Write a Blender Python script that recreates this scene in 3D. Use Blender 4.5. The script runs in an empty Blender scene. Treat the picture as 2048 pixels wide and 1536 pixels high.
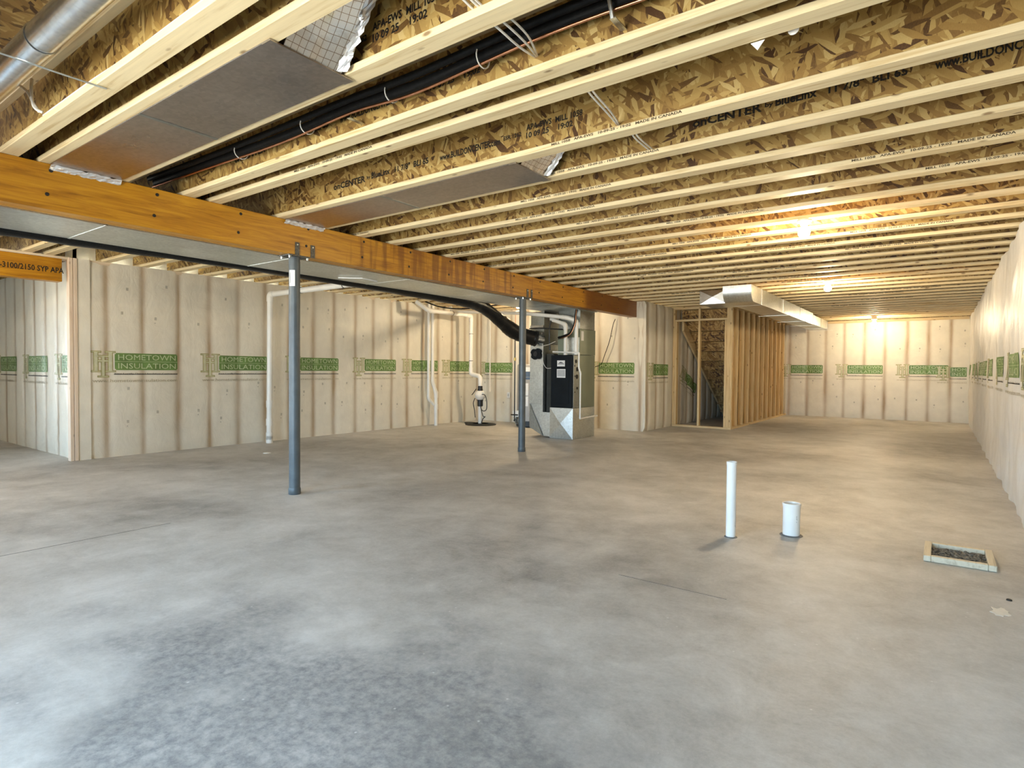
import bpy, math, random
from mathutils import Vector, Matrix, noise
random.seed(7)
scene = bpy.context.scene
COL = scene.collection

# ------------------------------------------------------------------ camera
F_PX, YAW, PITCH, ROLL = 1178.72, 0.628388, -0.0244962, 0.00804847
CZ, JB = 1.0843, 2.3123            # camera height, underside of the joists
cy_, sy_ = math.cos(YAW), math.sin(YAW)
fwd = Vector((-sy_*math.cos(PITCH), cy_*math.cos(PITCH), math.sin(PITCH)))
rgt = Vector((cy_, sy_, 0)); upv = rgt.cross(fwd)
r_ = math.cos(ROLL)*rgt + math.sin(ROLL)*upv
u_ = -math.sin(ROLL)*rgt + math.cos(ROLL)*upv
cam = bpy.data.cameras.new('camera'); cam.sensor_width = 36; cam.lens = F_PX/2048*36; cam.clip_start = .02
co = bpy.data.objects.new('camera', cam); COL.objects.link(co)
m = Matrix.Identity(4)
for i in range(3):
    m[i][0], m[i][1], m[i][2] = r_[i], u_[i], -fwd[i]
m[2][3] = CZ
co.matrix_world = m
scene.camera = co

# ------------------------------------------------------------------ world, daylight portals, exposure
w = bpy.data.worlds.new('sky'); scene.world = w; w.use_nodes = True
bg = w.node_tree.nodes['Background']
wt = w.node_tree                                             # blue sky above the horizon, sunlit ground below it
tc = wt.nodes.new('ShaderNodeTexCoord'); sx_ = wt.nodes.new('ShaderNodeSeparateXYZ'); wt.links.new(tc.outputs['Generated'], sx_.inputs[0])
rp_ = wt.nodes.new('ShaderNodeValToRGB'); mr_ = wt.nodes.new('ShaderNodeMapRange'); mr_.inputs[1].default_value = -1
wt.links.new(sx_.outputs[2], mr_.inputs[0]); wt.links.new(mr_.outputs[0], rp_.inputs[0]); wt.links.new(rp_.outputs[0], bg.inputs[0])
rp_.color_ramp.elements[0].position = .49; rp_.color_ramp.elements[0].color = (.84, .84, .78, 1)
rp_.color_ramp.elements[1].position = .51; rp_.color_ramp.elements[1].color = (.50, .75, 1.0, 1)
bg.inputs[1].default_value = 13.5
scene.view_settings.view_transform = 'Standard'; scene.view_settings.look = 'None'
scene.view_settings.exposure = 1.12; scene.view_settings.gamma = 1
scene.view_settings.use_curve_mapping = False
BULB = 480.0
scene.cycles.use_adaptive_sampling = True; scene.cycles.adaptive_threshold = .04
scene.cycles.max_bounces = 5; scene.cycles.diffuse_bounces = 4; scene.cycles.glossy_bounces = 2; scene.cycles.transparent_max_bounces = 4
def portal(name, loc, rot, sx, sy):
    l = bpy.data.lights.new(name, 'AREA'); l.shape = 'RECTANGLE'; l.size = sx; l.size_y = sy
    l.cycles.is_portal = True
    o = bpy.data.objects.new(name, l); COL.objects.link(o); o.location = loc; o.rotation_euler = rot
OPEN_REAR = [(-3.3, -0.6, 0.06, 2.06), (-6.7, -5.2, .06, 2.06)]
OPEN_WEST = [(-1.6, .2, .06, 2.06)]
YR, XW = -1.9, -12.4
for a, b, c, d in OPEN_REAR:
    portal('daylight_portal', ((a+b)/2, YR-.12, (c+d)/2), (math.pi/2, 0, 0), b-a, d-c)
for a, b, c, d in OPEN_WEST:
    portal('daylight_portal', (XW-.12, (a+b)/2, (c+d)/2), (math.pi/2, 0, -math.pi/2), b-a, d-c)

# ------------------------------------------------------------------ materials
MATS = {}
def new_mat(name):
    mt = bpy.data.materials.new(name); mt.use_nodes = True
    MATS[name] = mt
    return mt, mt.node_tree, mt.node_tree.nodes['Principled BSDF']
def N(nt, typ, **kw):
    n = nt.nodes.new(typ)
    for k, v in kw.items():
        if k.startswith('i_'):
            key = k[2:]; key = int(key) if key.isdigit() else key.replace('_', ' ')
            n.inputs[key].default_value = v
        else: setattr(n, k, v)
    return n
def L(nt, a, b): nt.links.new(a, b)
def ramp(nt, fac, stops):
    n = nt.nodes.new('ShaderNodeValToRGB'); e = n.color_ramp.elements
    e[0].position, e[0].color = stops[0][0], (*stops[0][1], 1)
    e[1].position, e[1].color = stops[-1][0], (*stops[-1][1], 1)
    for p, c in stops[1:-1]:
        q = e.new(p); q.color = (*c, 1)
    L(nt, fac, n.inputs[0]); return n.outputs[0]
def pos(nt): return nt.nodes.new('ShaderNodeNewGeometry').outputs['Position']
def mapped(nt, vec, scale=(1,1,1), rot=(0,0,0), loc=(0,0,0)):
    n = N(nt, 'ShaderNodeMapping'); n.inputs['Scale'].default_value = scale
    n.inputs['Rotation'].default_value = rot; n.inputs['Location'].default_value = loc
    L(nt, vec, n.inputs[0]); return n.outputs[0]
def tex_noise(nt, vec, scale, detail=4, rough=.55, dist=0):
    n = N(nt, 'ShaderNodeTexNoise'); n.inputs['Scale'].default_value = scale
    n.inputs['Detail'].default_value = detail; n.inputs['Roughness'].default_value = rough
    n.inputs['Distortion'].default_value = dist
    L(nt, vec, n.inputs['Vector']); return n.outputs['Fac']
def bump(nt, h, bs, strength=.3, dist=.01):
    b = N(nt, 'ShaderNodeBump'); b.inputs['Strength'].default_value = strength
    b.inputs['Distance'].default_value = dist
    L(nt, h, b.inputs['Height']); L(nt, b.outputs[0], bs.inputs['Normal'])
def mixc(nt, fac, a, b, typ='MIX'):
    n = N(nt, 'ShaderNodeMix', data_type='RGBA', blend_type=typ)
    if isinstance(fac, (int, float)): n.inputs[0].default_value = fac
    else: L(nt, fac, n.inputs[0])
    for s, v in ((6, a), (7, b)):
        if isinstance(v, tuple): n.inputs[s].default_value = (*v, 1)
        else: L(nt, v, n.inputs[s])
    return n.outputs[2]
def mathn(nt, op, a, b=None, clamp=False):
    n = N(nt, 'ShaderNodeMath', operation=op, use_clamp=clamp)
    for i, v in ((0, a), (1, b)):
        if v is None: continue
        if isinstance(v, (int, float)): n.inputs[i].default_value = v
        else: L(nt, v, n.inputs[i])
    return n.outputs[0]
def plain(name, col, rough=.5, metal=0, var=.08, vs=30, bmp=0, spec=.5, dirt=None):
    mt, nt, bs = new_mat(name)
    bs.inputs['Roughness'].default_value = rough; bs.inputs['Metallic'].default_value = metal
    bs.inputs['Specular IOR Level'].default_value = spec
    f = tex_noise(nt, pos(nt), vs, 4)
    dk = tuple(c*(1-var*2) for c in col); lt = tuple(min(1, c*(1+var)) for c in col)
    c = ramp(nt, f, [(.3, dk), (.7, lt)])
    if dirt: 
        g = tex_noise(nt, mapped(nt, pos(nt), (1,1,.4)), 14, 6, .7)
        c = mixc(nt, mathn(nt, 'MULTIPLY', mathn(nt, 'GREATER_THAN', g, .64), .6), c, dirt)
    L(nt, c, bs.inputs['Base Color'])
    if bmp: bump(nt, f, bs, bmp, .004)
    return mt

def osb(name, plane, tint=(1,1,1)):
    mt, nt, bs = new_mat(name)
    P = pos(nt)
    if plane == 'xz':
        s = N(nt, 'ShaderNodeSeparateXYZ'); L(nt, P, s.inputs[0])
        c = N(nt, 'ShaderNodeCombineXYZ'); L(nt, s.outputs[0], c.inputs[0]); L(nt, s.outputs[2], c.inputs[1])
        fl = mathn(nt, 'FLOOR', mathn(nt, 'MULTIPLY', s.outputs[1], 4.0))
        L(nt, mathn(nt, 'MULTIPLY', fl, 3.77), c.inputs[2])
        P = c.outputs[0]
    warp = N(nt, 'ShaderNodeTexNoise'); warp.inputs['Scale'].default_value = 9; L(nt, P, warp.inputs['Vector'])
    wv = N(nt, 'ShaderNodeVectorMath', operation='SCALE'); L(nt, warp.outputs['Color'], wv.inputs[0]); wv.inputs['Scale'].default_value = .018
    av = N(nt, 'ShaderNodeVectorMath', operation='ADD'); L(nt, P, av.inputs[0]); L(nt, wv.outputs[0], av.inputs[1])
    P = av.outputs[0]
    val = None; hgt = None
    for i, (ang, sx, sy) in enumerate(((90, 6.5, 38), (72, 8, 44), (112, 8, 42), (12, 9, 46), (140, 10, 44))):
        v = N(nt, 'ShaderNodeTexVoronoi', feature='F1'); v.inputs['Scale'].default_value = 1
        v.inputs['Randomness'].default_value = 1
        mp = mapped(nt, P, (1,1,1), (0, 0, math.radians(-ang)), (i*3.1, i*1.7, i))
        L(nt, mapped(nt, mp, (sx, sy, 1)), v.inputs['Vector'])
        sp = N(nt, 'ShaderNodeSeparateColor'); L(nt, v.outputs['Color'], sp.inputs[0])
        if val is None: val = sp.outputs[0]; hgt = sp.outputs[1]
        else:
            mk = mathn(nt, 'GREATER_THAN', sp.outputs[2], .68)
            val = mixc(nt, mk, val, sp.outputs[0]); hgt = mixc(nt, mk, hgt, sp.outputs[1])
    big = tex_noise(nt, P, 3.5, 3)
    fine = tex_noise(nt, mapped(nt, P, (30, 8, 1)), 14, 3)
    v2 = mathn(nt, 'ADD', mathn(nt, 'MULTIPLY', val, .72), mathn(nt, 'ADD', mathn(nt, 'MULTIPLY', big, .22), mathn(nt, 'MULTIPLY', fine, .16)))
    t = lambda r, g, b: (r*tint[0], g*tint[1], b*tint[2])
    c = ramp(nt, v2, [(.20, t(.085, .034, .007)), (.30, t(.24, .125, .03)), (.52, t(.42, .25, .07)), (.78, t(.57, .38, .125)), (.97, t(.76, .57, .26))])
    L(nt, c, bs.inputs['Base Color']); bs.inputs['Roughness'].default_value = .6
    return mt

def lumber(name, axis, base, dark, knots=True, grain=1.0, rough=.6):
    mt, nt, bs = new_mat(name)
    P = pos(nt); sc = [26, 26, 26]; sc[axis] = 1.3
    g = tex_noise(nt, mapped(nt, P, tuple(sc)), 1.6*grain, 6, .6, .6)
    b = tex_noise(nt, P, 2.3, 2)
    c = ramp(nt, g, [(.3, dark), (.48, base), (.75, tuple(min(1, x*1.12) for x in base))])
    c = mixc(nt, mathn(nt, 'MULTIPLY', b, .3), c, dark)
    if knots:
        v = N(nt, 'ShaderNodeTexVoronoi', feature='F1'); v.inputs['Scale'].default_value = 1
        ks = [11, 11, 11]; ks[axis] = 4.2
        L(nt, mapped(nt, P, tuple(ks)), v.inputs['Vector'])
        k = ramp(nt, v.outputs['Distance'], [(.06, (1,1,1)), (.13, (0,0,0))])
        c = mixc(nt, mathn(nt, 'MULTIPLY', k, .8), c, (.16, .075, .02))
    L(nt, c, bs.inputs['Base Color']); bs.inputs['Roughness'].default_value = rough
    bump(nt, g, bs, .12, .003)
    return mt

def metal(name, col, rough, spangle=True, streak=None, mw=1.0, bmp=.05):
    mt, nt, bs = new_mat(name)
    P = pos(nt)
    v = N(nt, 'ShaderNodeTexVoronoi', feature='F1'); v.inputs['Scale'].default_value = 55
    L(nt, P, v.inputs['Vector'])
    sp = N(nt, 'ShaderNodeSeparateColor'); L(nt, v.outputs['Color'], sp.inputs[0])
    big = tex_noise(nt, P, 2.5, 4)
    st = tex_noise(nt, mapped(nt, P, (3, 40, 3) if streak == 'x' else (40, 3, 3)), 1.2, 3)
    f = mathn(nt, 'ADD', mathn(nt, 'MULTIPLY', sp.outputs[0], .22), mathn(nt, 'ADD', mathn(nt, 'MULTIPLY', big, .6), mathn(nt, 'MULTIPLY', st, .3)))
    c = ramp(nt, f, [(.25, tuple(x*.68 for x in col)), (.85, tuple(min(1, x*1.15) for x in col))])
    L(nt, c, bs.inputs['Base Color']); bs.inputs['Metallic'].default_value = mw
    L(nt, mathn(nt, 'ADD', mathn(nt, 'MULTIPLY', big, .14), rough-.07), bs.inputs['Roughness'])
    bump(nt, big, bs, bmp, .02)
    return mt

# --- concrete
mt, nt, bs = new_mat('concrete'); P = pos(nt)
a = tex_noise(nt, P, .55, 6, .6, .4); b = tex_noise(nt, P, 3.2, 10, .78, .3); c3 = tex_noise(nt, P, 55, 5, .8)
wp = N(nt, 'ShaderNodeTexNoise'); wp.inputs['Scale'].default_value = 2.2; wp.inputs['Detail'].default_value = 6; L(nt, P, wp.inputs['Vector'])
f = mathn(nt, 'ADD', mathn(nt, 'MULTIPLY', a, .62), mathn(nt, 'ADD', mathn(nt, 'MULTIPLY', b, .46), mathn(nt, 'MULTIPLY', c3, .16)))
col = ramp(nt, f, [(.44, (.22, .212, .20)), (.54, (.38, .37, .35)), (.63, (.51, .50, .475)), (.76, (.68, .665, .64))])
# damp trowel-burnt stain with its own outline near the front of the slab
s = N(nt, 'ShaderNodeSeparateXYZ'); L(nt, P, s.inputs[0])
dx = mathn(nt, 'DIVIDE', mathn(nt, 'ADD', s.outputs[0], 1.35), 1.6); dy = mathn(nt, 'DIVIDE', mathn(nt, 'SUBTRACT', s.outputs[1], 1.05), .8)
rr = mathn(nt, 'SQRT', mathn(nt, 'ADD', mathn(nt, 'MULTIPLY', dx, dx), mathn(nt, 'MULTIPLY', dy, dy)))
rr = mathn(nt, 'ADD', rr, mathn(nt, 'MULTIPLY', mathn(nt, 'SUBTRACT', wp.outputs['Fac'], .5), 2.4))
sm = ramp(nt, rr, [(.45, (1,1,1)), (1.05, (0,0,0))])
spk = tex_noise(nt, P, 26, 6, .75)
sm2 = mathn(nt, 'MULTIPLY', sm, ramp(nt, spk, [(.35, (1,1,1)), (.62, (.35,.35,.35))]))
col = mixc(nt, mathn(nt, 'MULTIPLY', sm2, .78), col, (.13, .14, .155))
vv = N(nt, 'ShaderNodeTexVoronoi', feature='F1'); vv.inputs['Scale'].default_value = 16; L(nt, P, vv.inputs['Vector'])
sp = N(nt, 'ShaderNodeSeparateColor'); L(nt, vv.outputs['Color'], sp.inputs[0])
fl = mathn(nt, 'MULTIPLY', ramp(nt, vv.outputs['Distance'], [(.04, (1,1,1)), (.09, (0,0,0))]), mathn(nt, 'GREATER_THAN', sp.outputs[0], .8))
col = mixc(nt, mathn(nt, 'MULTIPLY', fl, .6), col, (.75, .75, .73))
L(nt, col, bs.inputs['Base Color'])
L(nt, mathn(nt, 'ADD', mathn(nt, 'MULTIPLY', b, .35), .34), bs.inputs['Roughness']); bs.inputs['Specular IOR Level'].default_value = .4
bump(nt, mathn(nt, 'ADD', b, mathn(nt, 'MULTIPLY', c3, .35)), bs, .12, .01)

# --- insulation film (stud shows through the film where the mesh says so)
def film(name, base, studc, k):
    mt, nt, bs = new_mat(name); P = pos(nt)
    at = N(nt, 'ShaderNodeAttribute', attribute_name='stud')
    n1 = tex_noise(nt, P, 5, 4); n2 = tex_noise(nt, mapped(nt, P, (1,1,.25)), 9, 4)
    c = ramp(nt, n1, [(.3, tuple(x*.9 for x in base)), (.7, base)])
    c = mixc(nt, mathn(nt, 'MULTIPLY', mathn(nt, 'MULTIPLY', at.outputs['Fac'], k), mathn(nt, 'ADD', n2, .45), True), c, studc)
    L(nt, c, bs.inputs['Base Color']); bs.inputs['Roughness'].default_value = .38
    bs.inputs['Specular IOR Level'].default_value = .35
    h = tex_noise(nt, mapped(nt, P, (1,1,.55), (.5,.3,.4)), 7, 5, .6, 1.2)
    bump(nt, h, bs, .35, .02)
    return mt
film('film', (.80, .755, .64), (.36, .25, .14), 1.0)
film('film_white', (.72, .71, .68), (.60, .57, .50), .6)
osb('osb_web', 'xz', (.80, .79, .72)); osb('osb_deck', 'xy', (.92, .9, .85)); osb('osb_riser', 'xz', (.8, .75, .7))
lumber('flange', 0, (.78, .645, .39), (.58, .41, .19), grain=1)
lumber('stud_z', 2, (.70, .53, .28), (.50, .32, .13))
lumber('stud_x', 0, (.70, .55, .31), (.50, .33, .15))
lumber('stud_y', 1, (.70, .55, .31), (.50, .33, .15))
lumber('plate_y', 1, (.72, .60, .44), (.56, .42, .28))
lumber('corner_wood', 2, (.74, .60, .46), (.58, .42, .29))
lumber('rough_frame', 1, (.66, .60, .46), (.48, .41, .29), knots=False)
# amber laminated beam
mt, nt, bs = new_mat('amber_lvl'); P = pos(nt)
g = tex_noise(nt, mapped(nt, P, (20, 1.1, 16)), 2.0, 6, .65, .8); b = tex_noise(nt, mapped(nt, P, (1, 1, 1.6)), 2.2, 5)
sepb = N(nt, 'ShaderNodeSeparateXYZ'); L(nt, P, sepb.inputs[0])
st = tex_noise(nt, mapped(nt, P, (1, 9, .9)), 1.5, 3)
c = ramp(nt, g, [(.28, (.17, .062, .003)), (.45, (.40, .172, .007)), (.62, (.54, .265, .014)), (.8, (.63, .355, .03))])
c = mixc(nt, mathn(nt, 'MULTIPLY', b, .35), c, (.42, .16, .006))
wet = ramp(nt, mathn(nt, 'ADD', st, mathn(nt, 'MULTIPLY', mathn(nt, 'ABSOLUTE', mathn(nt, 'SUBTRACT', sepb.outputs[1], 4.9)), -.16)), [(.36, (0,0,0)), (.5, (1,1,1))])
c = mixc(nt, mathn(nt, 'MULTIPLY', wet, .7), c, (.17, .055, .004))
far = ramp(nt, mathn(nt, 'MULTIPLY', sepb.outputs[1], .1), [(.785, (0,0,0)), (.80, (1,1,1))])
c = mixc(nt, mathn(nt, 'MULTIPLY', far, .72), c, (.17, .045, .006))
L(nt, c, bs.inputs['Base Color']); bs.inputs['Roughness'].default_value = .38; bump(nt, g, bs, .1, .003)
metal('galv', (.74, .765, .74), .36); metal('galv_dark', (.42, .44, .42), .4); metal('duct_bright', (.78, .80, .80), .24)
metal('foil_board', (.50, .45, .41), .30, streak='x', mw=1)
metal('foil_tape', (.97, .97, .97), .34, mw=.7, bmp=.3)
plain('sage', (.23, .255, .185), .42, .35, .06, 3)
plain('furnace_black', (.008, .011, .014), .5, 0, .1, 8, 0, .15)
plain('dark_recess', (.03, .03, .022), .6, 0, .2, 6)
plain('flex_black', (.009, .009, .009), .33, 0, .3, 60, .5, .25)
plain('foam_black', (.007, .007, .007), .55, 0, .2, 60, .3, .15)
plain('pvc', (.82, .80, .74), .3, 0, .03, 6, 0, .5)
plain('pvc_dirty', (.84, .83, .79), .3, 0, .03, 6, 0, .5, (.25, .23, .2))
plain('steel_post', (.085, .10, .108), .42, .1, .1, 9, 0, .5, None)
plain('steel_bracket', (.12, .115, .10), .5, .5, .3, 60)
plain('copper', (.62, .30, .17), .28, 1, .1, 20)
plain('white_cable', (.80, .77, .70), .4, 0, .04, 20)
plain('black_rubber', (.014, .014, .014), .45, 0, .2, 30)
plain('porcelain', (.80, .76, .66), .25, 0, .03, 10)
plain('white_label', (.82, .82, .80), .5, 0, .03, 40)
plain('grey_label', (.5, .5, .5), .5, 0, .1, 90)
plain('ink_black', (.012, .010, .008), .6, 0, .1, 60)
plain('ink_faded', (.075, .05, .02), .6, 0, .2, 60)
plain('ink_green', (.135, .25, .06), .4, 0, .16, 9)
plain('ink_letter', (.50, .60, .36), .4, 0, .05, 20)
plain('ink_gold', (.36, .33, .12), .4, 0, .1, 20)
plain('ink_gold_pale', (.56, .56, .38), .4, 0, .06, 20)
plain('ink_url', (.42, .37, .25), .4, 0, .1, 20)
plain('ink_mark', (.50, .47, .39), .5, 0, .1, 40)
plain('heater_grey', (.34, .335, .32), .4, 0, .05, 8)
plain('blue_ink', (.04, .07, .12), .4, 0, .05, 8)
plain('brass', (.6, .42, .14), .3, 1, .1, 30)
plain('pit_lid', (.012, .012, .010), .55, 0, .2, 25, .4)
plain('gravel', (.19, .18, .155), .8, 0, .4, 60)
plain('saw_cut', (.17, .165, .155), .9, 0, .2, 30)
plain('putty', (.78, .75, .68), .6, 0, .05, 20)
plain('paint_wall', (.62, .60, .55), .8, 0, .04, 4, .1)
plain('frame_white', (.75, .75, .74), .4, 0, .02, 10)
# foil facing printed with a reinforcing grid
mt, nt, bs = new_mat('foil_grid'); uv = N(nt, 'ShaderNodeUVMap'); uv.uv_map = 'UVMap'
br = N(nt, 'ShaderNodeTexBrick'); br.offset = 0; br.inputs['Scale'].default_value = 1
br.inputs['Mortar Size'].default_value = .0011; br.inputs['Brick Width'].default_value = .028; br.inputs['Row Height'].default_value = .028
br.inputs['Color1'].default_value = (.80, .74, .66, 1); br.inputs['Color2'].default_value = (.80, .74, .66, 1); br.inputs['Mortar'].default_value = (.32, .22, .14, 1)
L(nt, uv.outputs[0], br.inputs['Vector']); L(nt, br.outputs['Color'], bs.inputs['Base Color'])
bs.inputs['Metallic'].default_value = .9; bs.inputs['Roughness'].default_value = .22
bump(nt, tex_noise(nt, pos(nt), 24, 3), bs, .12, .01)
# lit bulb glass
mt, nt, bs = new_mat('bulb_lit'); bs.inputs['Base Color'].default_value = (1, .95, .85, 1)
bs.inputs['Emission Color'].default_value = (1, .80, .53, 1); bs.inputs['Emission Strength'].default_value = BULB
# window glass: clear pane that reflects a little
mt, nt, bs = new_mat('glass'); nt.nodes.remove(bs)
tr = N(nt, 'ShaderNodeBsdfTransparent'); gl = N(nt, 'ShaderNodeBsdfGlossy'); gl.inputs['Roughness'].default_value = .02
fr = N(nt, 'ShaderNodeFresnel'); mx = N(nt, 'ShaderNodeMixShader')
L(nt, fr.outputs[0], mx.inputs[0]); L(nt, tr.outputs[0], mx.inputs[1]); L(nt, gl.outputs[0], mx.inputs[2])
L(nt, mx.outputs[0], nt.nodes['Material Output'].inputs[0])

# ------------------------------------------------------------------ mesh helpers
ROOT = {}
class MB:
    def __init__(s): s.v = []; s.f = []; s.m = []; s.uv = None; s.smooth = False
    def add(s, vs, fs, mi=0):
        o = len(s.v); s.v += [tuple(p) for p in vs]; s.f += [tuple(i+o for i in f) for f in fs]; s.m += [mi]*len(fs); return s
    def box(s, x0, x1, y0, y1, z0, z1, mi=0):
        return s.add([(x0,y0,z0),(x1,y0,z0),(x1,y1,z0),(x0,y1,z0),(x0,y0,z1),(x1,y0,z1),(x1,y1,z1),(x0,y1,z1)],
            [(0,3,2,1),(4,5,6,7),(0,1,5,4),(1,2,6,5),(2,3,7,6),(3,0,4,7)], mi)
    def cbox(s, x0, x1, y0, y1, z0, z1, b=.006, mi=0):      # box with chamfered vertical and horizontal edges
        xs = (x0, x0+b, x1-b, x1); ys = (y0, y0+b, y1-b, y1); zs = (z0, z0+b, z1-b, z1)
        vs = []; idx = {}
        for i in (0, 1):
            for j in (0, 1):
                for k in (0, 1):
                    X, Y, Z = (xs[0], xs[3])[i], (ys[0], ys[3])[j], (zs[0], zs[3])[k]
                    xi, yi, zi = (xs[1], xs[2])[i], (ys[1], ys[2])[j], (zs[1], zs[2])[k]
                    for a, p in enumerate(((X, yi, zi), (xi, Y, zi), (xi, yi, Z))):
                        idx[i, j, k, a] = len(vs); vs.append(p)
        I = lambda i, j, k, a: idx[i, j, k, a]
        fs = []
        for i in (0, 1): fs.append((I(i,0,0,0), I(i,1,0,0), I(i,1,1,0), I(i,0,1,0)))
        for j in (0, 1): fs.append((I(0,j,0,1), I(1,j,0,1), I(1,j,1,1), I(0,j,1,1)))
        for k in (0, 1): fs.append((I(0,0,k,2), I(1,0,k,2), I(1,1,k,2), I(0,1,k,2)))
        for i in (0,1):
            for j in (0,1): fs.append((I(i,j,0,0), I(i,j,1,0), I(i,j,1,1), I(i,j,0,1)))
            for k in (0,1): fs.append((I(i,0,k,0), I(i,1,k,0), I(i,1,k,2), I(i,0,k,2)))
        for j in (0,1):
            for k in (0,1): fs.append((I(0,j,k,1), I(1,j,k,1), I(1,j,k,2), I(0,j,k,2)))
        for i in (0,1):
            for j in (0,1):
                for k in (0,1): fs.append((I(i,j,k,0), I(i,j,k,1), I(i,j,k,2)))
        return s.add(vs, fs, mi)
    def prism(s, poly, axis, a0, a1, mi=0):                  # polygon in the two other axes, extruded along axis
        def p3(p, a):
            l = list(p); l.insert(axis, a); return tuple(l)
        n = len(poly)
        vs = [p3(p, a0) for p in poly]+[p3(p, a1) for p in poly]
        fs = [tuple(range(n))[::-1], tuple(range(n, 2*n))]+[(i, (i+1) % n, n+(i+1) % n, n+i) for i in range(n)]
        return s.add(vs, fs, mi)
    def tube(s, path, r, seg=14, cap=True, mi=0, rfun=None, wob=0):
        pts = [Vector(p) for p in path]; n = len(pts)
        t = (pts[1]-pts[0]).normalized(); up = Vector((0,0,1)) if abs(t.z) < .9 else Vector((0,1,0))
        x = t.cross(up).normalized(); rings = []
        o = len(s.v)
        for i, p in enumerate(pts):
            tt = (pts[min(i+1,n-1)]-pts[max(i-1,0)]).normalized()
            x = (x-tt*x.dot(tt)).normalized(); y = tt.cross(x)
            rr = rfun(i/(n-1)) if rfun else r
            for k in range(seg):
                a = 2*math.pi*k/seg
                q = rr*(1+wob*noise.noise(Vector((i*.7, k*1.3, r*50))))
                s.v.append(tuple(p+(x*math.cos(a)+y*math.sin(a))*q))
        for i in range(n-1):
            for k in range(seg):
                a, b = o+i*seg+k, o+i*seg+(k+1) % seg
                s.f.append((a, b, b+seg, a+seg)); s.m.append(mi)
        if cap:
            s.f.append(tuple(o+k for k in range(seg))[::-1]); s.m.append(mi)
            s.f.append(tuple(o+(n-1)*seg+k for k in range(seg))); s.m.append(mi)
        s.smooth = True
        return s
    def lathe(s, prof, c, seg=24, mi=0, axis=2):              # prof: (r, h) pairs around the axis through c
        o = len(s.v); n = len(prof)
        for r, h in prof:
            for k in range(seg):
                a = 2*math.pi*k/seg; q = [r*math.cos(a), r*math.sin(a)]; q.insert(axis, h)
                s.v.append((c[0]+q[0], c[1]+q[1], c[2]+q[2]))
        for i in range(n-1):
            for k in range(seg):
                a, b = o+i*seg+k, o+i*seg+(k+1) % seg
                s.f.append((a, b, b+seg, a+seg)); s.m.append(mi)
        s.f.append(tuple(o+k for k in range(seg))[::-1]); s.m.append(mi)
        s.f.append(tuple(o+(n-1)*seg+k for k in range(seg))); s.m.append(mi)
        s.smooth = True
        return s
    def crease(s, p00, p10, p11, p01, out, mi=0):             # sheet-metal panel with a cross break
        c = (Vector(p00)+Vector(p10)+Vector(p11)+Vector(p01))/4+Vector(out)
        return s.add([p00, p10, p11, p01, tuple(c)], [(0,1,4),(1,2,4),(2,3,4),(3,0,4)], mi)
    def mesh(s, name, mats, off=Vector((0,0,0))):
        me = bpy.data.meshes.new(name)
        me.from_pydata([(p[0]-off[0], p[1]-off[1], p[2]-off[2]) for p in s.v], [], s.f)
        for mm in ([mats] if isinstance(mats, str) else mats): me.materials.append(MATS[mm])
        me.polygons.foreach_set('material_index', s.m)
        if s.smooth:
            me.polygons.foreach_set('use_smooth', [True]*len(s.f))
            me.update()
            try: me.set_sharp_from_angle(angle=math.radians(40))
            except Exception: pass
        me.update(); return me
    def build(s, name, mats, parent=None, loc=None, **kw):
        off = ROOT[parent] if parent else Vector(loc or (0,0,0))
        o = bpy.data.objects.new(name, s.mesh(name, mats, off)); COL.objects.link(o)
        if parent: o.parent = parent
        else: o.location = off
        ROOT[o] = off
        if kw: tag(o, **kw)
        if name in ('printed_text', 'printed_logo', 'batt_print'): o['kind'] = 'stuff'
        return o
def tag(o, label=None, cat=None, group=None, kind=None):
    if label: o['label'] = label
    if cat: o['category'] = cat
    if group: o['group'] = group
    if kind: o['kind'] = kind
    return o
def thing(name, label, cat, loc=(0,0,0), group=None):
    o = bpy.data.objects.new(name, None); COL.objects.link(o); o.location = loc; o.empty_display_size = .1
    ROOT[o] = Vector(loc); return tag(o, label, cat, group)
def part_copy(name, me, parent, loc=(0,0,0), rot=(0,0,0)):    # child sharing mesh data; loc in the parent's frame
    o = bpy.data.objects.new(name, me); COL.objects.link(o); o.parent = parent; o.location = loc; o.rotation_euler = rot
    if name == 'printed_text': o['kind'] = 'stuff'
    ROOT[o] = ROOT.get(parent, Vector((0,0,0))); return o
def smooth_path(pts, rad=.08, n=6):                           # round the corners of a polyline
    P = [Vector(p) for p in pts]; out = [P[0]]
    for i in range(1, len(P)-1):
        a, b, c = P[i-1], P[i], P[i+1]
        d1 = min(rad, (a-b).length*.45); d2 = min(rad, (c-b).length*.45)
        p, q = b+(a-b).normalized()*d1, b+(c-b).normalized()*d2
        for k in range(n+1):
            t = k/n; out.append(p*(1-t)**2+b*2*t*(1-t)+q*t*t)
    return out+[P[-1]]
def spline(pts, n=8):
    P = [Vector(p) for p in pts]; P = [P[0]*2-P[1]]+P+[P[-1]*2-P[-2]]; out = []
    for i in range(1, len(P)-2):
        for k in range(n):
            t = k/n; a, b, c, d = P[i-1:i+3]
            out.append(.5*((2*b)+(c-a)*t+(2*a-5*b+4*c-d)*t*t+(-a+3*b-3*c+d)*t**3))
    return out+[P[-2]]
_TXT = {}
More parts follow.
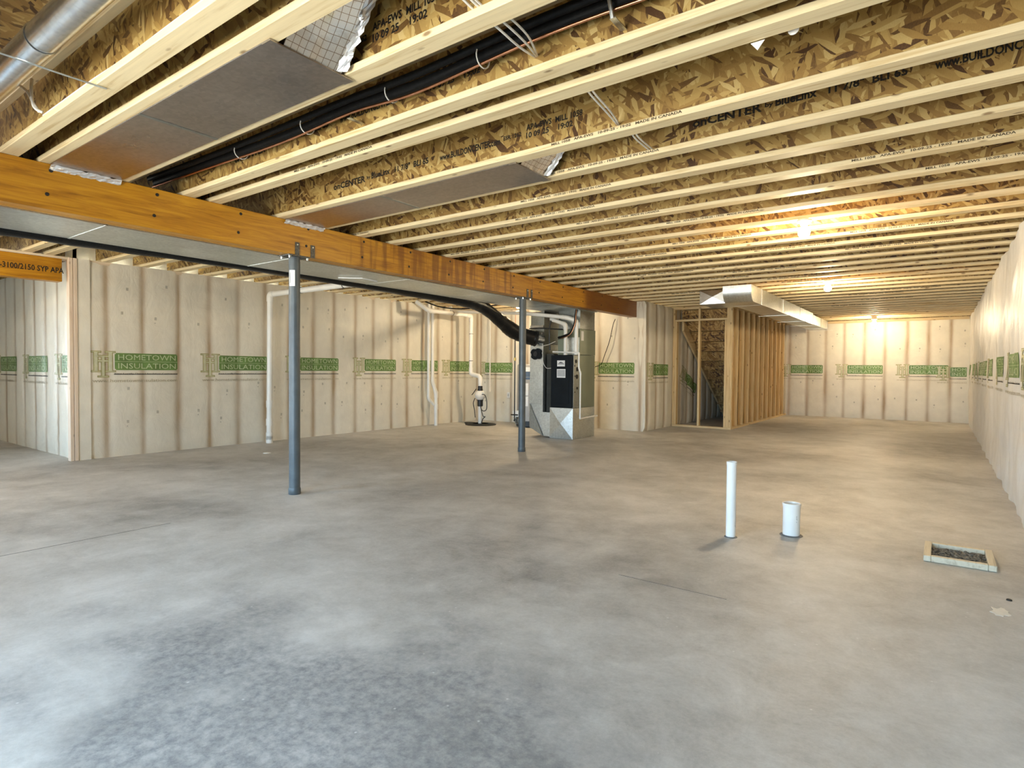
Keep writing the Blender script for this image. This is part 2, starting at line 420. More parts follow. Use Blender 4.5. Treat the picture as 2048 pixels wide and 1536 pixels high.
def text2d(s, width=None, height=None, bold=0.0):                       # (verts, faces) of a string, lower left at 0,0
    if (s, bold) not in _TXT:
        cu = bpy.data.curves.new('t', 'FONT'); cu.body = s; cu.resolution_u = 2; cu.offset = bold
        o = bpy.data.objects.new('t', cu); COL.objects.link(o)
        dg = bpy.context.evaluated_depsgraph_get()
        me = bpy.data.meshes.new_from_object(o.evaluated_get(dg))
        _TXT[s, bold] = ([tuple(v.co)[:2] for v in me.vertices], [tuple(p.vertices) for p in me.polygons])
        bpy.data.objects.remove(o); bpy.data.curves.remove(cu); bpy.data.meshes.remove(me)
    vs, fs = _TXT[s, bold]
    x0, x1 = min(v[0] for v in vs), max(v[0] for v in vs); y0, y1 = min(v[1] for v in vs), max(v[1] for v in vs)
    sy = height/(y1-y0) if height else width/(x1-x0); sx = width/(x1-x0) if width else sy
    return [((x-x0)*sx, (y-y0)*sy) for x, y in vs], fs

# ------------------------------------------------------------------ floor
b = MB().box(XW-.3, .9, YR-.3, 16.5, -.12, 0)
floor = b.build('floor', 'concrete', kind='structure')
for x0, x1, y0, y1 in ((-4.3012, -4.2985, YR, 1.9), (-1.36, -.80, 2.848, 2.8505)):
    MB().box(x0, x1, y0, y1, -.002, .0012).build('control_joint', 'saw_cut', floor)

# ------------------------------------------------------------------ insulated walls
PITCH_S = .4064
class Wall:
    def __init__(s, name, org, ud, nd, length, u_stud, amp=.009, top=JB, mat='film', wav=.006, seed=0, nu=None, edge=.05):
        s.org, s.ud, s.nd = Vector(org), Vector(ud), Vector(nd); s.len, s.top = length, top
        s.u0, s.amp, s.wav, s.seed = u_stud, amp, wav, seed
        s.off = {}
        nu = nu or int(length/.0225); nv = 34
        vs, fs, at = [], [], []
        for j in range(nv+1):
            v = top*j/nv
            for i in range(nu+1):
                u = length*i/nu
                vs.append(tuple(s.at(u, v))); at.append(s.stud(u, v))
        for j in range(nv):
            for i in range(nu):
                a = j*(nu+1)+i; fs.append((a, a+1, a+nu+2, a+nu+1))
        n0 = len(vs)
        back = -.12
        for v in (0, top):
            for u in (0, length): vs.append(tuple(s.org+s.ud*u+Vector((0,0,v))+s.nd*back)); at.append(0)
        A, B, Cc, D = n0, n0+1, n0+2, n0+3
        fs.append((B, A, Cc, D))
        fs.append(tuple(range(0, nu+1))[::-1]+(A, B)); t0 = nv*(nu+1)
        fs.append(tuple(range(t0, t0+nu+1))+(D, Cc))
        fs.append(tuple(j*(nu+1) for j in range(nv+1))+(Cc, A))
        fs.append((B, D)+tuple(j*(nu+1)+nu for j in range(nv, -1, -1)))
        mb = MB(); mb.add(vs, fs); mb.smooth = True
        s.o = mb.build(name, mat, kind='structure')
        a = s.o.data.attributes.new('stud', 'FLOAT', 'POINT'); a.data.foreach_set('value', at)
    def du(s, u, v=0):
        k = round((u-s.u0)/PITCH_S); j = .035*noise.noise(Vector((k*3.7+s.seed, 0, 0)))
        return u-s.u0-k*PITCH_S-j-.008*noise.noise(Vector((k*5.1, v*1.7, s.seed)))
    def stud(s, u, v):
        d = s.du(u, v); k = round((u-s.u0)/PITCH_S)
        w = .036+.018*noise.noise(Vector((k*9.3, v*.9, s.seed)))
        st = math.exp(-(d/w)**2)*(.75+.5*noise.noise(Vector((k*2.1, v*1.3, s.seed+4))))
        return max(0, min(1, st))
    def disp(s, u, v):
        d = abs(s.du(u, v))/(PITCH_S/2)
        g = min(1, d*1.6)
        bul = s.amp*(math.sin(g*math.pi/2))*(min(1, v/.08)*min(1, (s.top-v)/.06+.2))
        p = Vector((u*2.3, v*1.6, s.seed))
        wr = s.wav*(noise.noise(p)+.5*noise.noise(p*2.7))
        if v < .75: wr += .008*max(0, 1-v/.75)*math.sin((u*.55+v)*34+3*noise.noise(p))*max(0, noise.noise(Vector((u*.9, v*.6, s.seed+9)))+.15)
        return bul+wr
    def at(s, u, v, o=0): return s.org+s.ud*u+Vector((0,0,v))+s.nd*(s.disp(u, v)+o)

# logo artwork in (u, v) metres, lower left of the monogram at (0,0); material index per layer
LOGO = []
def lg(vs, fs, mi, o): LOGO.append((vs, fs, mi, o))
def lrect(x0, x1, y0, y1, mi, o, nx=1, ny=1):
    vs = [(x0+(x1-x0)*i/nx, y0+(y1-y0)*j/ny) for j in range(ny+1) for i in range(nx+1)]
    lg(vs, [(j*(nx+1)+i, j*(nx+1)+i+1, (j+1)*(nx+1)+i+1, (j+1)*(nx+1)+i) for j in range(ny) for i in range(nx)], mi, o)
def ltext(t, x, y, wd, h, mi, o):
    vs, fs = text2d(t, wd, h); lg([(p[0]+x, p[1]+y) for p in vs], fs, mi, o)
# banner with clipped corners
lrect(.262, .958, .020, .225, 0, .003, 30, 6); lrect(.250, .262, .034, .211, 0, .003, 1, 4); lrect(.958, .968, .034, .211, 0, .003, 1, 4)
lrect(.250, .968, .1215, .1255, 1, .005, 30, 1)
ltext('HOMETOWN', .285, .142, .66, .066, 1, .0055); ltext('INSULATION', .285, .038, .66, .066, 1, .0055)
def mono(off, mi, o, g):     # serif H and T of the monogram, grown by g
    R = lambda a, b, c, d: lrect(a-g, b+g, c-g, d+g, mi, o, 2, 2)
    R(.035, .075, .01, .235); R(.185, .225, .01, .235); R(.075, .185, .118, .138)
    for x in (.055, .205): R(x-.05, x+.05, .228, .24); R(x-.05, x+.05, .0, .012)
    R(.113, .147, -.05, .19); R(.07, .19, .175, .19); R(.075, .185, -.062, -.05)
mono(0, 2, .0035, .006); mono(0, 3, .005, -.002)
lrect(.24, .968, -.034, -.026, 4, .003, 30, 1)
ltext('Your Locally Owned Insulation Contractor', .24, -.036, .728, .022, 4, .004)
ltext('www.hometowninsulation.com', .02, -.125, .945, .038, 5, .003)
LMATS = ['ink_green', 'ink_letter', 'ink_gold', 'ink_gold_pale', 'ink_black', 'ink_url']
def logo(wall, u, v, umin=-9, umax=99, tilt=0, sx=1):
    mb = MB()
    for vs, fs, mi, o in LOGO:
        q = []
        for a, c in vs:
            uu, vv = a*sx, c
            if tilt: uu, vv = uu*math.cos(tilt)-vv*math.sin(tilt), uu*math.sin(tilt)+vv*math.cos(tilt)
            uu = max(umin, min(umax, u+uu))
            q.append(tuple(wall.at(uu, v+vv, o)))
        mb.add(q, fs, mi)
    return mb.build('printed_logo', LMATS, wall.o)
def marks(wall, seed):
    rnd = random.Random(seed); mb = MB(); k0 = math.ceil((0-wall.u0)/PITCH_S); k = k0
    while wall.u0+k*PITCH_S < wall.len-.3:
        uc = wall.u0+(k+.5)*PITCH_S
        for v in (.42, .78, 1.62, 2.02):
            if rnd.random() < .72:
                u, vv = uc+rnd.uniform(-.09, .09), v+rnd.uniform(-.09, .09)
                if u < .05: continue
                for a, c, e, g in ((0, 0, .026, .036), (.0, -.045, .014, .016))[:rnd.choice((1, 1, 2))]:
                    q = [wall.at(u+a, vv+c, .003), wall.at(u+a+e, vv+c, .003), wall.at(u+a+e, vv+c+g, .003), wall.at(u+a, vv+c+g, .003)]
                    mb.add(q, [(0,1,2,3)])
        k += 1
    if mb.v: mb.build('batt_print', 'ink_mark', wall.o)

wl = Wall('wall_left', (-8.0, 2.54, 0), (0,1,0), (1,0,0), 7.31, 2.82-2.54+.004, seed=1)
for y in (2.66, 3.92, 5.18, 6.44, 7.55, 8.62): logo(wl, y-2.54, 1.02, umax=7.25)
marks(wl, 3)
wb = Wall('wall_back', (-8.0, 9.83, 0), (1,0,0), (0,-1,0), 3.74, .02, seed=2)
for x in (-8.1+.0, -5.4): logo(wb, x+8.0, 1.0, umin=.04)
marks(wb, 4)
ws = Wall('wall_stair', (-4.26, 9.83, 0), (0,1,0), (1,0,0), 6.25, .14, amp=.034, seed=3)
logo(ws, .10, .98, umax=1.38); logo(ws, 1.75, .98, tilt=-.42)
wf = Wall('wall_far', (-4.26, 16.08, 0), (1,0,0), (0,-1,0), 4.79, -1.856+4.26-5*PITCH_S, seed=5)
for x in (-3.29, -2.05, -.83): logo(wf, x+4.26, 1.03)
logo(wf, .17-.25+4.26, .985, umax=4.72)
marks(wf, 6)
wr = Wall('wall_right', (.51, 16.08, 0), (0,-1,0), (-1,0,0), 17.95, .2, amp=.010, wav=.030, mat='film_white', seed=8, nu=560)
for y in (15.4, 14.1, 12.9, 11.72, 10.62, 9.42, 8.0, 6.9-.2, 5.4, 4.1, 2.8): logo(wr, 16.08-y-.48, 1.03, sx=1.0)
wc = Wall('wall_recess', (-12.4, 2.54, 0), (1,0,0), (0,-1,0), 4.42, .1, seed=11)
for x in (-11.15, -9.93, -8.72): logo(wc, x+12.4, .985, umax=4.30)

# ------------------------------------------------------------------ rear and west walls with glazed openings
def opened(name, axis, c, lo, hi, opens, thick):
    mb = MB()
    def bx(a, b_, z0, z1):
        if b_-a < 1e-3 or z1-z0 < 1e-3: return
        if axis == 1: mb.box(a, b_, c-thick, c, z0, z1)
        else: mb.box(c-thick, c, a, b_, z0, z1)
    cur = lo
    for a, b_, z0, z1 in sorted(opens):
        bx(cur, a, 0, 2.615); bx(a, b_, 0, z0); bx(a, b_, z1, 2.615); cur = b_
    bx(cur, hi, 0, 2.615)
    return mb.build(name, 'paint_wall', kind='structure')
opened('wall_rear', 1, YR, XW-.2, .65, OPEN_REAR, .2)
opened('wall_west', 0, XW, YR, 2.66, OPEN_WEST, .2)
n = 0
for axis, c, lst in ((1, YR, OPEN_REAR), (0, XW, OPEN_WEST)):
    for a, b_, z0, z1 in lst:
        n += 1
        e = bpy.data.objects.new('door_%d' % n, None); COL.objects.link(e); e['kind'] = 'structure'; ROOT[e] = Vector((0,0,0))
        def bx(mb, p, q, r, s, t0, t1):
            return mb.box(p, q, c-.14+t0, c-.14+t1, r, s) if axis == 1 else mb.box(c-.14+t0, c-.14+t1, p, q, r, s)
        mid = (a+b_)/2
        for p, q in ((a, a+.06), (mid-.04, mid+.04), (b_-.06, b_)): bx(MB(), p, q, z0, z1, 0, .08).build('frame_jamb', 'frame_white', e)
        for r, s in ((z0, z0+.06), (z1-.06, z1)): bx(MB(), a, b_, r, s, .01, .07).build('frame_rail', 'frame_white', e)
        for p, q in ((a+.06, mid-.04), (mid+.04, b_-.06)): bx(MB(), p, q, z0+.06, z1-.06, .035, .041).build('pane', 'glass', e)

# ------------------------------------------------------------------ ceiling deck, rim boards
JD, FW, FT = .302, .089, .031
MB().box(XW-.3, .95, YR-.25, 16.5, JB+JD, JB+JD+.02).build('ceiling', 'osb_deck', kind='structure')
MB().box(.60, .64, YR, 16.3, JB-.02, JB+JD).build('trim_1', 'osb_web', kind='structure')
MB().box(-8.36, -8.32, 2.54, 16.3, JB, JB+JD).build('trim_2', 'film', kind='structure')
MB().box(-8.36, .64, 16.2, 16.24, JB, JB+JD).build('trim_3', 'osb_web', kind='structure')
MB().box(XW, -8.32, 2.60, 2.64, JB, JB+JD).build('trim_4', 'osb_web', kind='structure')
# sill plates on top of the walls
MB().box(-8.14, -8.0, 2.56, 9.83, JB-.038, JB-.001).build('trim_5', 'plate_y', kind='structure')
MB().box(-4.2, .48, 16.03, 16.2, JB-.06, JB-.001).build('trim_6', 'stud_x', kind='structure')

# ------------------------------------------------------------------ I-joists
WEBTXT = MB(); 
def put(mb, t, x, z, wd, h, sl=.0):
    vs, fs = text2d(t, wd, h, .03); mb.add([(x+a+c*sl, 0, z+c) for a, c in vs], fs)
put(WEBTXT, 'onCENTER', 0, -.022, .36, .048); put(WEBTXT, 'by', .375, -.012, .04, .03); put(WEBTXT, 'BlueLinx', .425, -.012, .19, .044)
put(WEBTXT, '11 7/8"  BLI 65', .665, -.012, .32, .042); put(WEBTXT, 'www.BUILDONCENTER.com', 1.085, -.018, .49, .042); put(WEBTXT, 'ESR 1262', 1.60, -.002, .13, .026)
put(WEBTXT, 'APA-EWS  MILL 1058', 1.765, .02, .37, .034); put(WEBTXT, '10 09 25    19:02', 1.765, -.025, .31, .034)
WEBTXT = WEBTXT.mesh('web_print', 'ink_black')
FLTXT = MB(); put(FLTXT, 'MILL 1058   APA-EWS   10-09-25 - 19:02   MADE IN CANADA', 0, 0, .74, .014)
FLTXT = FLTXT.mesh('flange_print', 'ink_faded')
MESH = {}
def joist_mesh(x0, x1):
    if (x0, x1) not in MESH:
        MESH[x0, x1] = (MB().cbox(x0, x1, 0, FW, 0, FT, .003).mesh('bottom_flange', 'flange'),
            MB().box(x0, x1, FW/2-.0055, FW/2+.0055, FT-.002, JD-FT+.002).mesh('web', 'osb_web'),
            MB().cbox(x0, x1, 0, FW, JD-FT, JD, .003).mesh('top_flange', 'flange'))
    return MESH[x0, x1]
JY = [.36, 1.03, 1.212, 1.604, 2.045, 2.237]+[2.79+.4064*k for k in range(33)]
ORD = 'first second third fourth fifth sixth seventh eighth ninth tenth eleventh twelfth thirteenth fourteenth fifteenth sixteenth seventeenth eighteenth nineteenth'.split()
NEARLAB = {0: 'wooden I-joist just before the shiny round duct, top left corner',
 1: 'wooden I-joist with a white cable stapled along its flange, beyond the round duct', 2: 'wooden I-joist on the near edge of the large foil panel',
 3: 'wooden I-joist on the far edge of the large foil panel', 4: 'wooden I-joist with black pipe and copper line hung on its side',
 5: 'wooden I-joist close behind the one carrying the copper line', 6: 'wooden I-joist with bold black web print along the near edge of the small foil panel',
 7: 'wooden I-joist on the far edge of the small foil panel, bold print at right'}
WORIG = {3: -3.68, 4: -3.78, 6: -3.732, 7: -1.133}
FORIG = {5: -3.35, 6: -1.77, 7: -2.05, 8: -2.55, 9: -.45, 10: -.1, 11: -1.9}
rj = random.Random(5); JOISTS = []
for i, y in enumerate(JY):
    lab = NEARLAB.get(i)
    if not lab:
        k = i-8
        if k < 12: lab = 'wooden I-joist, %s one beyond the small foil panel' % ORD[k]
        else: lab = 'wooden I-joist, %s one counted back from the far wall' % ORD[len(JY)-1-i] if len(JY)-1-i < 19 else 'x'
    t = thing('i_joist', lab, 'joist', (0, y, JB), 'I-joists across the ceiling')
    x0 = -12.3 if y < 2.4 else -8.3
    for nm, me in zip(('bottom_flange', 'web', 'top_flange'), joist_mesh(x0, .595)): part_copy(nm, me, t)
    if i in WORIG: part_copy('printed_text', WEBTXT, t, (WORIG[i], FW/2-.0068, .133))
    fx = FORIG.get(i, rj.uniform(-3.6, -.5) if i > 5 else None)
    if fx is not None and i < 33: part_copy('printed_text', FLTXT, t, (fx, -.0012, .012))
    if 8 <= i < 19: part_copy('printed_text', FLTXT, t, (fx-2.44, -.0012, .012))
    JOISTS.append(t)
# mineral blocking between joist ends above the left wall
# ------------------------------------------------------------------ main beam
BX, BB = -4.405, 2.035
beam = thing('main_beam', 'long amber laminated timber beam resting on grey steel posts', 'beam', (-4.47, 4.5, BB))
MB().cbox(BX-.045, BX, YR+.05, 9.86, BB, JB-.001, .003).build('ply', 'amber_lvl', beam)
MB().cbox(BX-.09, BX-.046, YR+.05, 9.86, BB+.001, JB-.001, .003).build('ply', 'amber_lvl', beam)
MB().cbox(BX-.136, BX-.091, YR+.05, 9.86, BB, JB-.001, .003).build('ply', 'amber_lvl', beam)
k = 0
for y in [1.27+.602*i for i in range(14)]:
    for z in (2.125, 2.272):
        MB().lathe([(.0115, 0), (.0115, .004), (.006, .006)], (BX-.002, y-(.02 if z < 2.2 else 0), z), 10, axis=0).build('bolt_head', 'ink_black', beam)
for y in (2.967, 3.118, 6.39, 6.484):
    br = MB().box(BX, BX+.006, y-.02, y+.02, BB-.004, BB+.105).build('bracket', 'steel_bracket', beam)
    MB().lathe([(.006, 0), (.006, .004)], (BX+.006, y, BB+.085), 8, axis=0).build('nail_head', 'galv', br)
hb = thing('header_beam', 'short amber beam with black lettering above the left recess', 'beam', (-8.06, 0, 2.03))
MB().cbox(-8.09, -8.0, YR+.05, 2.40, 2.03, 2.285, .003).build('ply', 'amber_lvl', hb)
MB().cbox(-8.14, -8.092, YR+.05, 2.40, 2.03, 2.285, .003).build('ply', 'amber_lvl', hb)
tx = MB()
vs, fs = text2d('LVL-3100/2150 SYP APA', .66, .062, .02); tx.add([(-7.9985, 1.755+a, 2.12+c) for a, c in vs], fs)
tx.build('printed_text', 'ink_black', hb)
MB().box(-8.16, -7.99, YR+.05, 2.5, 2.286, JB-.001).build('top_plate', 'plate_y', hb)
cs = thing('corner_post', 'pale wooden corner post at the end of the left insulated wall', 'post', (-8.0, 2.5, 0))
MB().cbox(-8.05, -7.972, 2.455, 2.493, 0, JB-.002, .003).build('stud', 'corner_wood', cs)
MB().cbox(-8.03, -7.972, 2.497, 2.535, 0, JB-.002, .003).build('stud', 'corner_wood', cs)

# ------------------------------------------------------------------ posts
def post(y, lab, x=-4.47):
    t = thing('steel_post', lab, 'post', (x, y, 0), 'steel posts under the beam')
    MB().lathe([(.046, .055), (.046, BB-.012)], (x, y, 0), 28).build('shaft', 'steel_post', t)
    MB().lathe([(.048, 0), (.051, .004), (.051, .045), (.047, .058)], (x, y, 0), 28).build('base_collar', 'steel_post', t)
    cp = MB().box(x-.075, x+.075, y-.10, y+.10, BB-.012, BB-.001).build('cap_plate', 'steel_bracket', t)
    for sx in (-.05, .062):
        for sy in (-.085, .085): MB().lathe([(.009, -.02), (.011, -.012), (.011, 0)], (x+sx, y+sy, BB-.012), 8).build('bolt', 'galv', cp)
    return t
p1 = post(2.985, 'grey steel post with a white sticker, nearest the camera'); p2 = post(6.38, 'grey steel post standing in front of the furnace')
def arc_patch(c, r, a0, a1, z0, z1, n=6):
    vs = [];
    for z in (z0, z1):
        for i in range(n+1):
            a = a0+(a1-a0)*i/n; vs.append((c[0]+r*math.cos(a), c[1]+r*math.sin(a), z))
    return MB().add(vs, [(i, i+1, n+2+i, n+1+i) for i in range(n)])
va = math.atan2(-2.985, 4.47)
st = arc_patch((-4.47, 2.985), .0475, va-1.0, va+.1, 1.775, 1.91).build('sticker', 'white_label', p1)
arc_patch((-4.47, 2.985), .0485, va-.85, va-.75, 1.80, 1.89, 2).build('print', 'ink_black', st)

# ------------------------------------------------------------------ supply trunk along the beam
TX0, TX1, TZ0, TZ1 = -5.25, -4.555, 2.03, 2.302
trunk = thing('supply_trunk', 'long galvanized rectangular duct hung along the amber beam', 'duct', (-4.9, 4, TZ0))
ys = [-1.85, -1.1, .3, 1.62, 3.02, 4.42, 5.82, 7.22, 8.62]
for a, c in zip(ys, ys[1:]):
    a += .004; c -= .004
    mb = MB(); mb.crease((TX0,a,TZ0), (TX1,a,TZ0), (TX1,c,TZ0), (TX0,c,TZ0), (0,0,-.006))
    mb.crease((TX0,c,TZ0), (TX0,c,TZ1), (TX0,a,TZ1), (TX0,a,TZ0), (-.005,0,0))
    mb.crease((TX1,a,TZ0), (TX1,a,TZ1), (TX1,c,TZ1), (TX1,c,TZ0), (.003,0,0))
    mb.add([(TX0,a,TZ1),(TX0,c,TZ1),(TX1,c,TZ1),(TX1,a,TZ1)], [(0,1,2,3)])
    mb.add([(TX0,c,TZ0),(TX1,c,TZ0),(TX1,c,TZ1),(TX0,c,TZ1)], [(0,1,2,3)]); mb.add([(TX0,a,TZ0),(TX0,a,TZ1),(TX1,a,TZ1),(TX1,a,TZ0)], [(0,1,2,3)])
    s_ = mb.build('duct_section', 'galv', trunk)
    MB().box(TX0-.003, TX1+.002, c-.004, c+.012, TZ0-.0025, TZ0+.002).build('drive_cleat', 'galv', s_)
def strap(y, x, lab):
    MB().add([(x-.11, y-.02, TZ0-.012), (x, y-.02, TZ0-.03), (x+.13, y+.02, TZ0-.012), (x+.13, y+.05, TZ0-.010), (x, y+.015, TZ0-.027), (x-.11, y+.012, TZ0-.010)], [(0,1,4,5),(1,2,3,4)])
chev = MB(); 
for a, c in (((-5.02,3.86), (-4.84,4.02)), ((-4.84,4.02), (-4.87,4.24))):
    chev.tube([(a[0],a[1],2.012), (c[0],c[1],2.012)], .007, 6)
chev.build('white_chevron', 'frame_white', trunk)  # two thin white rods meeting in a chevron under the duct

# black insulated flexible duct beside the trunk, curving down to the return drop
fx = thing('flexible_duct', 'black insulated flexible duct curving down to the furnace return', 'duct', (-5.4, 6, 2.05))
path = [(-5.36, -1.8, 2.10), (-5.36, 1, 2.09), (-5.355, 3, 2.10), (-5.37, 5, 2.08), (-5.40, 6.2, 2.05), (-5.46, 6.75, 2.00), (-5.46, 7.2, 1.83), (-5.42, 7.5, 1.68), (-5.30, 7.76, 1.60), (-5.24, 7.84, 1.58)]
def fr_(t): return .092 if t < .62 else min(.118, .092+(t-.62)*.2)
MB().tube(spline(path, 10), .1, 20, rfun=fr_, wob=.12).build('jacket', 'flex_black', fx)
MB().tube([(-5.25, 7.83, 1.585), (-5.235, 7.85, 1.58)], .128, 20).build('end_band', 'black_rubber', fx)

# ------------------------------------------------------------------ foil panels under joist bays
def foil_panel(x0, x1, y0, y1, seam, lab):
    t = thing('foil_panel', lab, 'panel', ((x0+x1)/2, y0, JB), 'foil panels closing joist bays')
    for a, c in ((x0, seam-.004), (seam+.004, x1)):
        MB().cbox(a, c, y0, y1, JB-.007, JB-.0015, .0015).build('board', 'foil_board', t)
    MB().box(seam-.012, seam+.012, y0, y1, JB-.0095, JB-.0075).build('seam_tape', 'galv_dark', t)
    MB().box(x1-.05, x1+.004, y0, y1, JB-.011, JB-.0075).build('edge_tape', 'foil_board', t)
    # upturned foil end cap
    iy0, iy1 = y0+.062, y1-.062
    nx, ny = 14, 12; vs = []; uvs = []
    for j in range(ny+1):
        tt = j/ny
        for i in range(nx+1):
            s = i/nx
            bulge = .10*max(0, s-.55)**1.2*4*(.3+tt) if s > .55 else 0
            xx = x1-.01+tt*.17+bulge*.35+.006*noise.noise(Vector((s*6, tt*5, x1)))+.02*math.sin(tt*math.pi)
            vs.append((xx, iy0+(iy1-iy0)*s, JB-.004+tt*.262)); uvs.append((s*(iy1-iy0), tt*.31))
    fs = [(j*(nx+1)+i, j*(nx+1)+i+1, (j+1)*(nx+1)+i+1, (j+1)*(nx+1)+i) for j in range(ny) for i in range(nx)]
    nvv = len(vs)
    vs2 = vs+[(p[0]-.006, p[1], p[2]) for p in vs]
    fs2 = fs+[tuple(q+nvv for q in f)[::-1] for f in fs]
    mb = MB(); mb.add(vs2, fs2); mb.smooth = True
    o = mb.build('end_cap', 'foil_grid', t)
    ul = o.data.uv_layers.new(name='UVMap')
    for lp in o.data.loops: ul.data[lp.index].uv = uvs[lp.vertex_index % nvv]
    # crumpled tape up the far edge of the cap
    mb = MB(); vs = []; n2 = 16
    for j in range(n2+1):
        tt = j/n2
        for i in range(5):
            s = i/4
            vs.append((x1+.012+tt*.21+.028*s+.014*noise.noise(Vector((tt*22, s*4, y0))), iy1-.030+.028*s+.008*noise.noise(Vector((tt*17, s*5, 3+y0))), JB-.006+tt*.255))
    fs = [(j*5+i, j*5+i+1, j*5+i+6, j*5+i+5) for j in range(n2) for i in range(4)]
    nvv = len(vs); mb.add(vs+[(p[0]-.003, p[1]+.002, p[2]) for p in vs], fs+[tuple(q+nvv for q in f)[::-1] for f in fs]); mb.build('crumpled_tape', 'foil_tape', t)
    # crumpled tape where the board meets the beam
    mb = MB(); vs = []; n2 = 30
    for j in range(n2+1):
        yy = y0+(y1-y0)*j/n2
        for i in range(5):
            s = i/4
            vs.append((BX+.004+.028*s+.008*noise.noise(Vector((yy*40, s*5, 2))), yy, JB-.036+.028*s+.008*noise.noise(Vector((yy*33, s*4, 7)))))
    fs = [(j*5+i, j*5+i+1, j*5+i+6, j*5+i+5) for j in range(n2) for i in range(4)]
    nvv = len(vs); mb.add(vs+[(p[0]-.003, p[1], p[2]) for p in vs], fs+[tuple(q+nvv for q in f)[::-1] for f in fs]); mb.build('beam_tape', 'foil_tape', t)
foil_panel(-4.40, -2.045, 1.262, 1.645, -3.16, 'large grey foil panel under the joists at upper left, nearest the camera')
foil_panel(-4.40, -2.055, 2.845, 3.225, -3.23, 'smaller looking foil panel under the joists beyond the black pipe')

# ------------------------------------------------------------------ round duct, hanger wire, cables, line set
rd = thing('round_duct', 'shiny round metal duct hung between joists at the top left corner', 'duct', (-2.5, .84, 2.37))
MB().tube([(-4.6, .825, 2.40), (-2.95, .825, 2.40)], .0595, 36).build('duct_section', 'duct_bright', rd)
MB().tube([(-2.94, .825, 2.40), (-.2, .825, 2.40)], .058, 36).build('duct_section', 'duct_bright', rd)
MB().tube([(-2.965, .825, 2.40), (-2.945, .825, 2.40)], .0625, 36).build('joint_bead', 'duct_bright', rd)
hw = MB(); hw.tube([(-3.0, .42, JB-.005), (-3.0, .70, JB-.007), (-3.0, .9, JB-.007), (-3.0, 1.07, JB-.005)], .0042, 8)
hw.build('hanger_wire', 'galv', loc=(-3, .84, JB), label='thin wire hanger crossing under the shiny round duct', cat='wire')
def cable(name, paths, r, mat, lab, cat, n=8, seg=8):
    t = thing(name, lab, cat, paths[0][0])
    for p in paths: MB().tube(spline(p, n), r, seg).build('strand', mat, t)
    return t
cable('flange_cable', [[(-3.72, 1.045, JB+.045), (-3.1, 1.047, JB+.047), (-2.75, 1.05, JB+.043), (-2.1, 1.047, JB+.046), (-1, 1.05, JB+.044), (.4, 1.047, JB+.045)]], .0055, 'white_cable', 'white cable stapled along the top of the joist flange at upper left', 'cable')
cable('looped_cable', [[(-3.95, 1.0, JB+.25), (-3.80, 1.0, JB+.17), (-3.71, 1.0, JB+.09), (-3.69, 1.02, JB+.045)], [(-3.80, 1.02, JB+.24), (-3.735, 1.0, JB+.16), (-3.70, 1.0, JB+.07), (-3.68, 1.03, JB+.045)]], .007, 'white_cable', 'pair of white cables drooping under the round duct at far left', 'cable')
cable('crossing_cable', [[(-1.40+d, 1.52, JB+.10), (-1.38+d, 1.65, JB+.06), (-1.335+d, 1.72, JB+.02+e), (-1.36+d, 1.9, JB+.035+e), (-1.41+d*.3, 2.09, JB+.09), (-1.42+d*.3, 2.13, JB+.10)] for d, e in ((0, 0), (.025, .012), (.04, .03))], .0045, 'white_cable', 'bundle of white cables crossing in front of the black line set', 'cable')
cable('crossing_cable', [[(-1.29+d, 2.28, JB+.04), (-1.30+d, 2.36, JB+.015), (-1.34+d, 2.6, JB+.028), (-1.39+d*.4, 2.84, JB+.052)] for d in (0, .02)], .0045, 'white_cable', 'pair of white cables crossing the bay before the bold printed joist', 'cable')
cable('crossing_cable', [[(-1.335+d, 2.86, JB+.03), (-1.345+d, 2.95, JB+.012), (-1.375+d, 3.21, JB+.034)] for d in (0, .02)], .0045, 'white_cable', 'short white cables beyond the tip of the small foil panel', 'cable')
ls = thing('line_set', 'black insulated refrigerant pipe with bare copper line along a joist', 'pipe', (-2.5, 2.0, 2.43))
def lsp(dz, dy, w):
    return spline([(-4.75, 2.0+dy, 2.44+dz), (-4.0, 2.0+dy, 2.425+dz), (-3.1, 2.0+dy, 2.415+dz+w), (-2.48, 2.0+dy, 2.425+dz), (-2.0, 2.0+dy, 2.41+dz+w), (-1.3, 2.0+dy, 2.435+dz), (-.6, 2.0+dy, 2.425+dz), (.5, 2.0+dy, 2.43+dz)], 10)
MB().tube(lsp(.012, .01, 0), .025, 14, wob=.12).build('foam_sleeve', 'foam_black', ls)
MB().tube(lsp(.03, -.035, .006), .018, 12, wob=.12).build('foam_sleeve', 'foam_black', ls)
MB().tube(lsp(-.026, -.012, -.008), .0065, 10).build('copper_line', 'copper', ls)
for x in (-3.55, -2.87, -2.19, -1.62):
    MB().tube([(x+.003*math.sin(a), 1.998+.045*math.cos(a), 2.425+.042*math.sin(a)) for a in [i*math.pi/9 for i in range(19)]], .003, 6).build('zip_tie', 'white_cable', ls)
for x in (-2.5, -1.0):
    MB().box(x-.012, x+.012, 1.985, 2.08, 2.375, 2.379).build('clamp', 'galv', ls); 
MB().tube([(-1.0, 1.97, 2.50), (-1.0, 1.955, 2.43), (-1.0, 1.985, 2.375)], .008, 8).build('clamp', 'galv', ls)
for i, (x, y, r) in enumerate(((-.49, 2.33, .022),)):
    pass
MB().lathe([(.019, 0), (.019, .003)], (-.46, 2.36, JB+.02), 16, axis=1).build('paper_tag', 'white_label', loc=(-.46, 2.36, JB+.02), label='small round white tag on a joist web, top right', cat='tag')
MB().prism([(-.60, JB-.003), (-.55, JB-.003), (-.575, JB-.035)], 1, 2.325, 2.327).build('paper_scrap', 'white_label', loc=(-.57, 2.326, JB), label='tiny white paper scrap hanging under a joist, top right', cat='paper')

